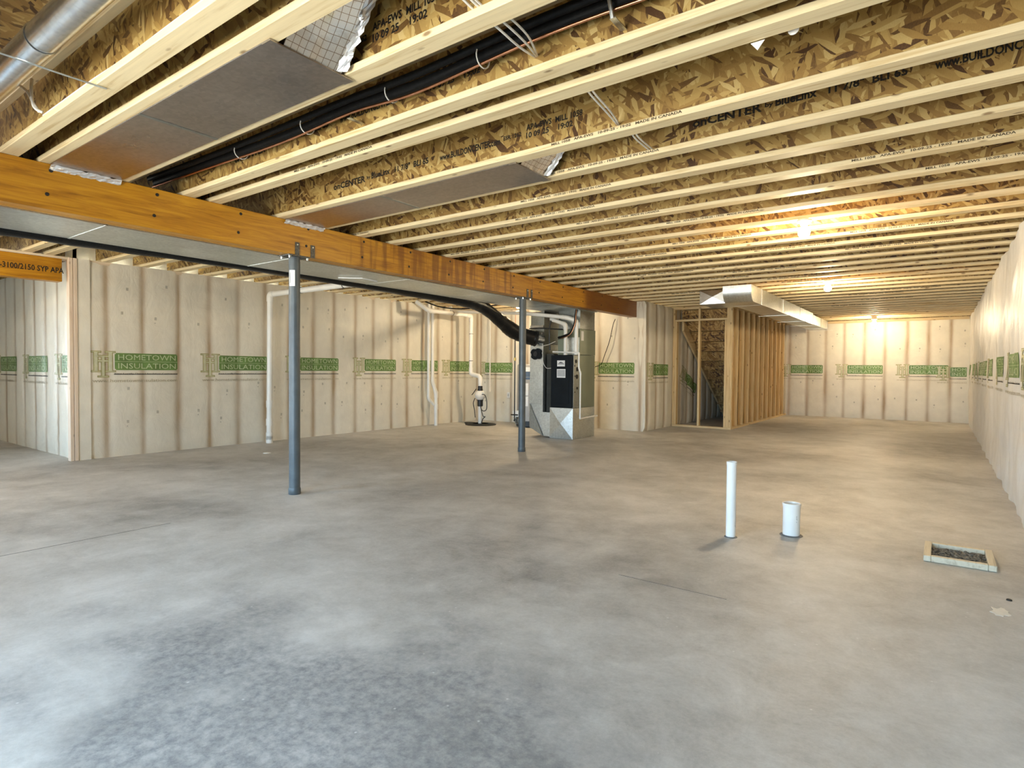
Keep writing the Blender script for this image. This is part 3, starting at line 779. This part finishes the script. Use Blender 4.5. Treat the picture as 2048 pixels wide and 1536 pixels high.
# ------------------------------------------------------------------ bulbs
def bulb(x, y, z, lab):
    t = thing('light_bulb', lab, 'light', (x, y, z), 'bare bulbs on the ceiling')
    MB().lathe([(.002, -.052), (.018, -.050), (.033, -.040), (.043, -.022), (.045, -.004), (.040, .014), (.028, .030), (.017, .042), (.015, .05)], (x, y, z), 14).build('bulb', 'bulb_lit', t)
    h = MB().lathe([(.022, .042), (.026, .05), (.034, .072), (.056, .078), (.058, .092)], (x, y, z), 20).build('lamp_holder', 'porcelain', t)
    if z+.092 < JB-.002: MB().lathe([(.05, .0925), (.05, JB-z)], (x, y, z), 8).build('junction_box', 'porcelain', h)
    return t
bulb(-.918, 5.2725, 2.2203, 'lit bare bulb nearest the camera')
bulb(-1.25, 8.930, 2.2203, 'lit bare bulb in the middle of the row of three')
bulb(-1.19, 15.026, 2.16, 'lit bare bulb in front of the far wall')
bulb(-6.5, .4045, 2.2203, 'lit bare bulb over the left recess, beside the header beam')
bulb(-6.07, 8.524, 2.2203, 'lit bare bulb behind the black flexible duct')

# ------------------------------------------------------------------ overhead duct over the stair wall
RX0, RX1, RZ0 = -2.56, -2.168, 2.075
rt = thing('branch_duct', 'galvanized rectangular duct running along the ceiling to the far wall', 'duct', (-2.36, 12, RZ0))
prof = []                                                    # rounded throat at the near end (y, z)
for i in range(9):
    a = math.pi/2*i/8; prof.append((8.66+.16-.16*math.cos(a)*1.0, RZ0+.17-.17*math.sin(a)))
poly = [(8.66, 2.306)]+prof+[(9.28, RZ0), (9.28, 2.306)]
mb = MB().prism(poly, 0, RX0, RX1); mb.smooth = True
mb.build('elbow', 'galv', rt)
MB().box(RX1, RX1+.006, 9.27, 9.30, RZ0-.004, 2.308).build('drive_cleat', 'duct_bright', rt)
ys = [9.30, 10.75, 12.2, 13.6, 14.75, 15.7]
for k, (a, c) in enumerate(zip(ys, ys[1:])):
    zt = 2.304 if k < 3 else 2.285; zb = RZ0 if k < 3 else RZ0+.015
    mb = MB(); x0, x1 = RX0, RX1-(0 if k < 3 else .02)
    mb.crease((x1,a,zb), (x1,c-.004,zb), (x1,c-.004,zt), (x1,a,zt), (.003,0,0)); mb.crease((x0,a,zb), (x0,a,zt), (x0,c-.004,zt), (x0,c-.004,zb), (-.003,0,0))
    mb.crease((x0,a,zb), (x0,c-.004,zb), (x1,c-.004,zb), (x1,a,zb), (0,0,-.004)); mb.add([(x0,a,zt),(x1,a,zt),(x1,c-.004,zt),(x0,c-.004,zt)], [(0,1,2,3)])
    mb.add([(x0,c-.004,zb),(x1,c-.004,zb),(x1,c-.004,zt),(x0,c-.004,zt)], [(0,1,2,3)]); mb.add([(x0,a,zb),(x1,a,zb),(x1,a,zt),(x0,a,zt)], [(3,2,1,0)])
    sec = mb.build('duct_section', 'galv', rt)
    MB().box(x1, x1+.005, c-.008, c+.012, zb-.004, zt).build('drive_cleat', 'galv_dark' if k else 'duct_bright', sec)
for y in (11.1, 12.6, 13.8, 14.9, 15.6):
    MB().box(RX0-.08, RX1+.10, y-.012, y+.012, RZ0-.011, RZ0-.007).build('hanger_strap', 'galv', rt)
sd = thing('duct_stub', 'short square duct end with a bright cross-broken cap by the stair opening', 'duct', (-2.76, 8.9, RZ0))
mb = MB(); a0, a1, z0, z1 = -2.955, -2.568, 2.085, 2.288
mb.crease((a0,8.86,z0), (a1,8.86,z0), (a1,8.86,z1), (a0,8.86,z1), (0,-.018,0)); mb.build('end_cap', 'duct_bright', sd)
MB().box(a0, a1, 8.862, 9.5, z0, z1).build('body', 'galv', sd)

# ------------------------------------------------------------------ stair closet framing
op = thing('closet_framing', 'open stud framing of the under-stair doorway with centre stud', 'framing', (-3.7, 11.25, 0))
Y0, Y1 = 11.21, 11.299
for x in (-4.235, -4.195, -3.742, -3.245, -3.205):
    zb, zt = .038, JB-.04
    if x in (-4.195, -3.245): zt = 2.04
    MB().cbox(x-.019, x+.019, Y0, Y1, zb, zt, .002).build('stud', 'stud_z', op)
MB().cbox(-4.254, -3.186, Y0, Y1, JB-.038, JB-.002, .002).build('top_plate', 'stud_x', op)
MB().cbox(-4.212, -3.224, Y0-.002, Y1+.002, 2.042, 2.08, .002).build('header', 'stud_x', op)
MB().cbox(-4.254, -3.186, Y0, Y1, 0, .036, .002).build('bottom_plate', 'stud_x', op)
sw = thing('stud_wall', 'open stud wall of the stair running back to the far wall', 'framing', (-3.17, 13.6, 0))
X0, X1 = -3.214+.05, -3.125+.0
X0 = X1-.089
yy = [11.212, 11.255]+[11.60+PITCH_S*k for k in range(11)]
for i, y in enumerate(yy):
    MB().cbox(X0, X1, y, y+.038, .038, JB-.040, .002).build('stud', 'stud_z', sw)
MB().cbox(X0, X1, 11.212, 16.04, 0, .036, .002).build('bottom_plate', 'stud_y', sw)
MB().cbox(X0, X1, 11.212, 16.04, JB-.038, JB-.002, .002).build('top_plate', 'stud_y', sw)
# board added on the stair side of the studs to block light into the closet
MB().box(X0-.014, X0-.002, 11.32, 16.04, .0, JB-.01).build('closet_light_block', 'osb_deck', sw)
stt = thing('staircase', 'wooden staircase seen from underneath through the doorway', 'stairs', (-3.7, 14, 0))
n_st = 12; rise, run = JB/n_st*1.02, .262
ytop = 11.55
for k in range(n_st):
    y = ytop+run*k; z = 2.32-rise*k
    MB().box(-4.20, -3.26, y, y+.018, z-rise-.034, z-.036).build('riser', 'osb_riser', stt)
    MB().box(-4.20, -3.26, y+.019, y+run+.03, z-rise-.028, z-rise-.001).build('tread', 'stud_x', stt) if z-rise > .05 else None
for x in (-4.20, -3.26-.04):
    ye = ytop+run*n_st
    MB().prism([(ytop, 2.30-rise), (ytop, 2.30-rise-.22), (ye-.25, .0), (ye+.02, .0), (ye+.02, .03)], 0, x, x+.04).build('stringer', 'stud_y', stt)
MB().cbox(-3.34, -3.302, 13.0, 13.089, 0, 1.12, .002).build('support_stud', 'stud_z', stt)

# ------------------------------------------------------------------ furnace
FX0, FX1, FY0, FY1 = -5.015, -4.593, 7.929, 8.63
fu = thing('furnace', 'black gas furnace with sage coil casing on a galvanized base', 'furnace', (-4.8, 8.28, 0))
mb = MB(); z0, z1 = 0.004, .487
mb.crease((FX0,FY0,z0), (FX1,FY0,z0), (FX1,FY0,z1), (FX0,FY0,z1), (0,-.022,0)); mb.crease((FX1,FY0,z0), (FX1,FY1,z0), (FX1,FY1,z1), (FX1,FY0,z1), (.022,0,0))
mb.add([(FX0,FY1,z0),(FX0,FY1,z1),(FX1,FY1,z1),(FX1,FY1,z0)], [(0,1,2,3)]); mb.add([(FX0,FY0,z0),(FX0,FY0,z1),(FX0,FY1,z1),(FX0,FY1,z0)], [(0,1,2,3)])
mb.add([(FX0,FY0,z1),(FX1,FY0,z1),(FX1,FY1,z1),(FX0,FY1,z1)], [(0,1,2,3)]); mb.add([(FX0,FY0,z0),(FX1,FY0,z0),(FX1,FY1,z0),(FX0,FY1,z0)], [(3,2,1,0)])
mb.build('base_plenum', 'galv', fu)
MB().cbox(-4.998, -4.597, 7.95, 8.12, .49, 1.318, .004).build('cabinet', 'galv_dark', fu)
dp = MB().cbox(-4.997, -4.606, 7.918, 7.949, .495, 1.316, .010).build('front_door', 'furnace_black', fu)
MB().cbox(-4.93, -4.66, 7.912, 7.9175, .56, 1.27, .003).build('door_panel', 'furnace_black', dp)
l1 = MB().box(-4.874, -4.733, 7.9095, 7.9118, 1.139, 1.233).build('label_plate', 'white_label', fu)
mb = MB(); mb.prism([(-4.842, 1.192), (-4.765, 1.192), (-4.778, 1.204), (-4.795, 1.203), (-4.803, 1.213), (-4.818, 1.204), (-4.832, 1.205)], 1, 7.908, 7.9092)
mb.box(-4.860, -4.746, 7.908, 7.9092, 1.174, 1.184); mb.build('emblem', 'ink_black', l1)
l2 = MB().box(-4.878, -4.722, 7.9095, 7.9118, .963, 1.099).build('label_plate', 'white_label', fu)
MB().box(-4.868, -4.732, 7.908, 7.9092, .985, 1.085).build('print_block', 'grey_label', l2)
MB().cbox(-4.999, -4.5945, 8.122, FY1, .49, 1.322, .003).build('side_casing', 'sage', fu)
cc = MB().cbox(-4.997, -4.590, 8.125, FY1+.004, 1.326, 1.73, .003).build('coil_casing', 'sage', fu)
MB().box(-4.5895, -4.588, 8.16, 8.24, 1.55, 1.70).build('label_plate', 'white_label', cc)
MB().box(-4.83, -4.60, 8.118, 8.1245, 1.33, 1.60).build('access_plate', 'galv', cc)
for y, z, r in ((8.02, 1.22, .03), (8.06, 1.10, .035), (8.05, .98, .036), (8.06, .80, .022), (7.99, .99, .011), (7.99, .74, .011), (7.98, 1.15, .012)):
    MB().lathe([(r, 0), (r, .003)], (-4.5965, y, z), 16, axis=0).build('knockout', 'ink_black', fu)
mb = MB(); a0, a1, c0, c1, z0, z1 = -4.99, -4.60, 8.14, 8.62, 1.735, 2.028
mb.crease((a0,c0,z0), (a1,c0,z0), (a1,c0,z1), (a0,c0,z1), (0,-.01,0)); mb.crease((a1,c0,z0), (a1,c1,z0), (a1,c1,z1), (a1,c0,z1), (.012,0,0))
mb.add([(a0,c1,z0),(a0,c1,z1),(a1,c1,z1),(a1,c1,z0)], [(0,1,2,3)]); mb.add([(a0,c0,z0),(a0,c0,z1),(a0,c1,z1),(a0,c1,z0)], [(0,1,2,3)])
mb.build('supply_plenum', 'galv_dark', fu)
MB().box(-5.15, -5.02, 8.04, 8.6, .41, 1.34).build('gap_shade_box', 'dark_recess', fu)  # near-black box standing in for the shade in the gap
# return drop and boot
dr = thing('return_drop', 'galvanized vertical return duct with slanted boot left of the furnace', 'duct', (-5.28, 8.3, 0))
MB().box(-5.42, -5.165, 7.955, 8.6, .545, 1.50).build('drop_section', 'galv', dr)
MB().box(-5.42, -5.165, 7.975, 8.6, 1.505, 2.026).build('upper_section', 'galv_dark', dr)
MB().box(-5.424, -5.161, 7.950, 8.604, .535, .560).build('drive_cleat', 'galv', dr)
MB().prism([(-5.42, .533), (-5.42, .15), (-5.147, .022), (-5.020, .018), (-5.020, .405), (-5.165, .405), (-5.165, .533)], 1, 7.955, 8.6).build('boot', 'galv', dr)
MB().add([(-5.42, 7.953, .533), (-5.41, 7.947, .533), (-5.147, 7.94, .03), (-5.16, 7.953, .022), (-5.42, 7.953, .15)], [(0,1,2,3,4)]).build('boot_gore', 'galv_dark', dr)
MB().tube([(-5.245, 7.845, 1.582), (-5.20, 7.96, 1.57)], .085, 20).build('collar', 'duct_bright', dr)
MB().box(-5.418, -5.167, 7.948, 7.953, 1.76, 1.80).build('flange_bead', 'duct_bright', dr)
ac = thing('damper_control', 'black gear-shaped control box on the return duct', 'control box', (-5.28, 7.93, 1.33))
pl = []
for i in range(24):
    a = 2*math.pi*i/24; q = .105 if (i // 2) % 3 else .085; pl.append((-5.275+q*math.cos(a)*1.0, 1.338+q*math.sin(a)*.9))
MB().prism(pl, 1, 7.90, 7.952).build('body', 'furnace_black', ac)
MB().lathe([(.04, -.012), (.04, 0)], (-5.275, 7.90, 1.338), 16, axis=1).build('hub', 'black_rubber', ac)

def pipe(name, pts, r, mat, lab, rad=.07, couplings=(), clamps=(), n=7, seg=16):
    t = thing(name, lab, 'pipe', pts[0]); 
    MB().tube(smooth_path(pts, rad, n), r, seg).build('pipe_run', mat, t)
    for i in range(1, len(pts)-1):                            # socketed elbows
        a, b_, c = Vector(pts[i-1]), Vector(pts[i]), Vector(pts[i+1]); e = r*2.6
        p, q = b_+(a-b_).normalized()*min(e, (a-b_).length*.45), b_+(c-b_).normalized()*min(e, (c-b_).length*.45)
        MB().tube(smooth_path([p, b_, q], e*.9, 6), r*1.16, seg).build('elbow', mat, t)
    for p, d in couplings:
        p, d = Vector(p), Vector(d).normalized(); MB().tube([p-d*.05, p+d*.05], r*1.2, seg).build('coupling', mat, t)
    for p, d in clamps:
        p, d = Vector(p), Vector(d).normalized(); MB().tube([p-d*.006, p+d*.006], r*1.12, seg).build('clamp', 'steel_bracket', t)
    return t
pipe('vent_pipe', [(-4.58, 7.99, 1.322), (-4.58, 7.99, 1.85), (-4.72, 7.92, 1.90), (-5.52, 7.90, 2.005), (-7.76, 8.66, 2.215), (-7.80, 8.67, 2.30)], .03, 'pvc', 'white PVC vent pipe from the furnace along the ceiling to the left', .07)
pipe('vent_pipe', [(-4.78, 8.0, 1.322), (-4.78, 8.0, 1.80), (-5.08, 8.04, 1.90), (-5.08, 8.5, 1.98)], .03, 'pvc', 'shorter white PVC vent pipe rising from the furnace behind the post', .08)
pipe('condensate_pipe', [(-4.99, 7.965, 1.372), (-4.515, 7.965, 1.352), (-4.515, 7.965, 1.12), (-4.485, 7.965, 1.04), (-4.485, 7.965, .335), (-4.485, 8.52, .35)], .0125, 'pvc', 'thin white condensate drain pipe down the furnace side', .03)
hs = thing('refrigerant_hose', 'black hose looping from the coil up to the beam', 'hose', (-4.7, 8.0, 1.6))
MB().tube(spline([(-4.93, 8.04, 1.60), (-4.80, 7.95, 1.61), (-4.66, 7.94, 1.66), (-4.585, 7.94, 1.80), (-4.57, 7.95, 1.95), (-4.565, 7.96, 2.02)], 8), .018, 10).build('hose', 'foam_black', hs)
MB().tube(spline([(-4.93, 8.03, 1.575), (-4.80, 7.92, 1.58), (-4.64, 7.91, 1.64), (-4.565, 7.92, 1.80), (-4.555, 7.93, 1.95), (-4.555, 7.94, 2.02)], 8), .005, 8).build('copper_line', 'copper', hs)
hs2 = thing('gas_hose', 'black gas line crossing between return duct and furnace', 'hose', (-5.3, 7.93, 1.75))
MB().tube(spline([(-5.42, 7.93, 1.752), (-5.2, 7.925, 1.752), (-5.0, 7.99, 1.735), (-4.88, 8.08, 1.73)], 6), .010, 8).build('hose', 'black_rubber', hs2)
MB().tube(spline([(-5.05, 8.02, 1.90), (-5.075, 8.0, 1.78), (-5.08, 8.0, 1.6), (-5.08, 8.02, 1.4)], 6), .012, 8).build('drop_leg', 'black_rubber', hs2)
cable('control_wire', [[(-5.36, 7.94, 1.44), (-5.2, 7.935, 1.46), (-5.08, 7.98, 1.49), (-4.99, 8.04, 1.54)], [(-5.19, 7.945, 1.68), (-5.17, 7.94, 1.5), (-5.165, 7.94, 1.25), (-5.10, 7.94, 1.12), (-5.0, 7.945, 1.11)]], .004, 'white_cable', 'thin control wires strung between return duct and furnace', 'wire')

# ------------------------------------------------------------------ water heater and gas pipe
wh = thing('water_heater', 'grey cylindrical water heater half hidden behind the second post', 'water heater', (-6.33, 9.28, 0))
MB().lathe([(.235, .12), (.235, 1.16), (.22, 1.185), (.10, 1.19)], (-6.33, 9.28, 0), 32).build('tank', 'heater_grey', wh)
MB().lathe([(.25, .02), (.25, .05), (.225, .052), (.225, .12)], (-6.33, 9.28, 0), 32).build('base_ring', 'black_rubber', wh)
c0 = (-6.33, 9.28); vb = math.atan2(-9.28, 6.33)
def wpatch(a0, a1, z0, z1, mat, nm='label_plate', r=.237): return arc_patch(c0, r, vb+a0, vb+a1, z0, z1).build(nm, mat, wh)
wpatch(-.75, -.1, .60, .83, 'white_label'); wpatch(-.75, -.1, .40, .585, 'white_label'); wpatch(-.45, .3, 1.05, 1.13, 'white_label'); wpatch(-.42, .3, .95, 1.045, 'blue_ink'); wpatch(-.42, .1, .90, .94, 'blue_ink')
wpatch(-.72, -.6, .64, .78, 'grey_label', 'print_block', .2385); wpatch(-.5, -.3, .66, .78, 'grey_label', 'print_block', .2385); wpatch(-.5, -.3, .43, .54, 'grey_label', 'print_block', .2385)
MB().box(-6.50, -6.36, 8.98, 9.07, .20, .31).build('gas_valve', 'white_label', wh)
MB().tube(spline([(-6.42, 9.02, .21), (-6.44, 8.99, .12), (-6.40, 9.02, .06)], 5), .018, 8).build('burner_tube', 'steel_bracket', wh)
MB().box(-6.47, -6.30, 9.01, 9.06, .06, .16).build('burner_door', 'galv_dark', wh)
gp = thing('gas_pipe', 'black vertical gas pipe beside the water heater', 'pipe', (-6.45, 8.98, .1))
MB().tube([(-6.455, 8.97, .13), (-6.455, 8.97, 1.72)], .011, 10).build('riser', 'black_rubber', gp)
MB().tube([(-6.455, 8.97, 1.72), (-6.45, 8.98, 2.3)], .006, 8).build('upper_line', 'copper', gp)
MB().lathe([(.018, -.03), (.022, 0), (.018, .03)], (-6.455, 8.97, 1.28), 10).build('union', 'brass', gp)
MB().tube([(-6.53, 8.965, .235), (-6.38, 8.98, .235)], .013, 8).build('tee', 'black_rubber', gp)
MB().lathe([(.016, 0), (.018, .01), (.016, .03)], (-6.455, 8.97, .115), 10).build('cap', 'black_rubber', gp)

# ------------------------------------------------------------------ sump and pipes by the left wall
sp_ = thing('sump_pit', 'round black sump pit lid on the floor in the corner', 'lid', (-7.27, 8.97, 0))
MB().lathe([(.30, 0), (.305, .012), (.28, .022), (.05, .026)], (-7.27, 8.97, 0), 40).build('lid', 'pit_lid', sp_)
for i in range(3): MB().lathe([(.22-.06*i, .0255), (.22-.06*i, .0275), (.205-.06*i, .0275)], (-7.27, 8.97, 0), 40).build('lid_ring', 'pit_lid', sp_)
MB().lathe([(.11, 0), (.11, .018), (.09, .022)], (-7.62, 9.06, 0), 20).build('cord_hatch', 'pit_lid', sp_)
su = thing('sump_discharge', 'white sump discharge pipe with black couplings and check valve', 'pump', (-7.27, 8.95, .02))
MB().tube([(-7.27, 8.95, .027), (-7.27, 8.95, .40)], .038, 18).build('lower_pipe', 'pvc', su)
MB().lathe([(.046, .36), (.055, .37), (.055, .47), (.062, .475), (.062, .49)], (-7.27, 8.95, 0), 20).build('rubber_coupling', 'black_rubber', su)
MB().lathe([(.055, .49), (.095, .53), (.105, .57), (.105, .60), (.085, .64), (.06, .665)], (-7.27, 8.95, 0), 24).build('check_valve', 'pvc', su)
MB().box(-7.20, -7.15, 8.90, 8.95, .57, .64).build('valve_boss', 'pvc', su)
MB().lathe([(.048, .66), (.052, .68), (.045, .72), (.045, .755), (.038, .76)], (-7.27, 8.95, 0), 20).build('rubber_coupling', 'black_rubber', su)
up = smooth_path([(-7.27, 8.95, .75), (-7.27, 8.95, .945), (-7.51, 8.95, .985), (-7.51, 8.95, 2.14), (-7.51, 7.75, 2.14), (-7.70, 7.63, 2.305)], .09, 7)
MB().tube(up, .037, 18).build('riser_pipe', 'pvc', su)
for a, c, d in (((-7.27, 8.95, .80), (-7.27, 8.95, .945), (-7.42, 8.95, .97)), ((-7.38, 8.95, .963), (-7.51, 8.95, .985), (-7.51, 8.95, 1.12)), ((-7.51, 8.95, 2.02), (-7.51, 8.95, 2.14), (-7.51, 8.8, 2.14)), ((-7.51, 7.9, 2.14), (-7.51, 7.75, 2.14), (-7.59, 7.70, 2.21))):
    MB().tube(smooth_path([a, c, d], .09, 7), .043, 18).build('elbow', 'pvc', su)
for p, d in (((-7.51, 8.95, 1.25), (0,0,1)), ((-7.51, 8.95, 1.78), (0,0,1)), ((-7.51, 8.4, 2.14), (0,1,0))):
    p, d = Vector(p), Vector(d); MB().tube([p-d*.005, p+d*.005], .041, 18).build('clamp', 'steel_bracket', su)
cable('pump_cord', [[(-7.17, 8.88, .60), (-7.09, 8.88, .58), (-7.05, 8.88, .45), (-7.06, 8.88, .31), (-7.14, 8.88, .28), (-7.21, 8.9, .33), (-7.22, 8.91, .42)],
    [(-7.33, 8.90, .70), (-7.40, 8.90, .62), (-7.44, 8.9, .58)], [(-7.36, 8.9, .52), (-7.40, 8.9, .42), (-7.37, 8.9, .28), (-7.35, 8.9, .14)], [(-7.20, 8.9, .30), (-7.14, 8.88, .18), (-7.09, 8.88, .17), (-7.16, 8.9, .12), (-7.21, 8.92, .04)]], .008, 'black_rubber', 'black looping pump power cord at the sump', 'cord', 8, 8)
pipe('drain_pipe', [(-7.85, 8.11, 2.36), (-7.85, 8.11, .52), (-7.83, 8.24, .40)], .028, 'pvc', 'left white drain pipe of the pair against the left wall', .05, (), [])
pipe('drain_pipe', [(-7.85, 8.215, 2.36), (-7.85, 8.215, .84), (-7.82, 8.285, .62), (-7.82, 8.285, 0)], .034, 'pvc', 'right white drain pipe of the pair, reaching the floor', .05, [((-7.82, 8.285, .36), (0,0,1)), ((-7.82, 8.285, .60), (0,0,1))])
pipe('drain_pipe', [(-7.8, 4.80, .03), (-7.8, 4.815, 2.135), (-5.92, 4.821, 2.145), (-5.72, 4.821, 2.26)], .04, 'pvc', 'white drain pipe beside the first post, turning under the ceiling', .09, [((-7.8, 4.803, .30), (0,0,1)), ((-7.8, 4.801, .10), (0,0,1)), ((-7.8, 4.801, .05), (0,0,1)), ((-7.8, 4.806, .56), (0,0,1))], [((-7.05, 4.818, 2.14), (1,0,0)), ((-6.15, 4.82, 2.144), (1,0,0))])
MB().lathe([(.05, 0), (.05, .004), (.04, .007)], (-6.89, 4.21, 0), 24).build('floor_cleanout', 'pvc', loc=(-6.89, 4.21, 0), label='flat white round cap on the floor near the left wall', cat='cap')
pipe('water_line', [(-7.62, 9.70, .62), (-7.62, 9.70, 2.30)], .014, 'pvc', 'thin white water line behind the sump riser', .03)
ob = thing('outlet_box', 'small white electrical outlet low on the back wall', 'outlet', (-7.21, 9.80, .55))
MB().cbox(-7.245, -7.175, 9.795, 9.812, .50, .615, .004).build('cover', 'white_label', ob)
MB().box(-7.222, -7.198, 9.792, 9.7955, .53, .585).build('receptacle', 'grey_label', ob)
cable('hanging_wire', [[(-4.805, 9.79, 2.018), (-4.84, 9.77, 1.9), (-4.90, 9.76, 1.62), (-5.0, 9.76, 1.35), (-5.07, 9.77, 1.2), (-5.2, 9.78, 1.145)]], .006, 'foam_black', 'thin dark wire dangling on the back wall right of the furnace', 'wire')
cable('ceiling_wire', [[(-7.75, 7.9, 2.33), (-7.55, 8.1, 2.24), (-7.2, 8.3, 2.20), (-6.8, 8.5, 2.24), (-6.5, 8.7, 2.30)]], .012, 'foam_black', 'black wire drooping under the joists left of the flexible duct', 'wire')

# ------------------------------------------------------------------ things on the floor
def stub(x, y, r, h, lab):
    t = thing('drain_stub', lab, 'pipe', (x, y, 0))
    MB().lathe([(r*.97, 0), (r, .01), (r, h-.03), (r*1.06, h-.015), (r*1.09, h), (r*.96, h), (r*.92, h-.01), (r*.9, h-.12)], (x, y, 0), 32).build('pipe', 'pvc_dirty', t)
    MB().lathe([(r*1.35, 0), (r*1.3, .003), (r*1.02, .006)], (x, y, 0), 24).build('sealant_ring', 'saw_cut', t)
stub(-1.09, 3.95, .0305, .495, 'tall thin white pipe stub standing up from the floor'); stub(-.78, 4.24, .053, .215, 'short wide white pipe stub standing up from the floor')
ff = thing('drain_box', 'wooden frame set in the floor around a patch of gravel', 'frame', (.1, 4.3, 0))
x0, x1, y0, y1 = -.058, .272, 4.13, 4.495
for a, b_, c, d in ((x0, x0+.036, y0, y1), (x1-.036, x1, y0, y1), (x0+.037, x1-.037, y0, y0+.038), (x0+.037, x1-.037, y1-.038, y1)):
    MB().cbox(a, b_, c, d, .001, .034, .003).build('board', 'rough_frame', ff)
g = MB(); rg = random.Random(9)
ico = [(0,0,1),(.894,0,.447),(.276,.851,.447),(-.724,.526,.447),(-.724,-.526,.447),(.276,-.851,.447),(.724,.526,-.447),(-.276,.851,-.447),(-.894,0,-.447),(-.276,-.851,-.447),(.724,-.526,-.447),(0,0,-1)]
icf = [(0,1,2),(0,2,3),(0,3,4),(0,4,5),(0,5,1),(1,6,2),(2,7,3),(3,8,4),(4,9,5),(5,10,1),(6,7,2),(7,8,3),(8,9,4),(9,10,5),(10,6,1),(11,7,6),(11,8,7),(11,9,8),(11,10,9),(11,6,10)]
for _ in range(420):
    x, y, z, q = rg.uniform(x0+.042, x1-.042), rg.uniform(y0+.045, y1-.045), rg.uniform(.002, .012), rg.uniform(.006, .014)
    sx, sy, sz = (rg.uniform(.7, 1.3) for _ in range(3)); g.add([(x+a*q*sx, y+b_*q*sy, z+c*q*sz*.7) for a, b_, c in ico], icf)
g.build('gravel', 'gravel', ff, kind='stuff')
MB().lathe([(.012, 0), (.010, .006)], (.288, 3.66, 0), 10).build('floor_plug', 'ink_black', loc=(.288, 3.66, 0), label='tiny black plug on the floor at lower right', cat='plug')
pt = MB(); rp = random.Random(3); pl = []
for i in range(18):
    a = 2*math.pi*i/18; q = .045*(1+.35*rp.uniform(-1, 1)); pl.append((.243+q*math.cos(a)*.7, 3.46+q*math.sin(a)*1.3))
pt.prism(pl, 2, .0, .0016); pt.build('putty_patch', 'putty', loc=(.243, 3.46, 0), label='small white putty smear on the floor at lower right', cat='patch')
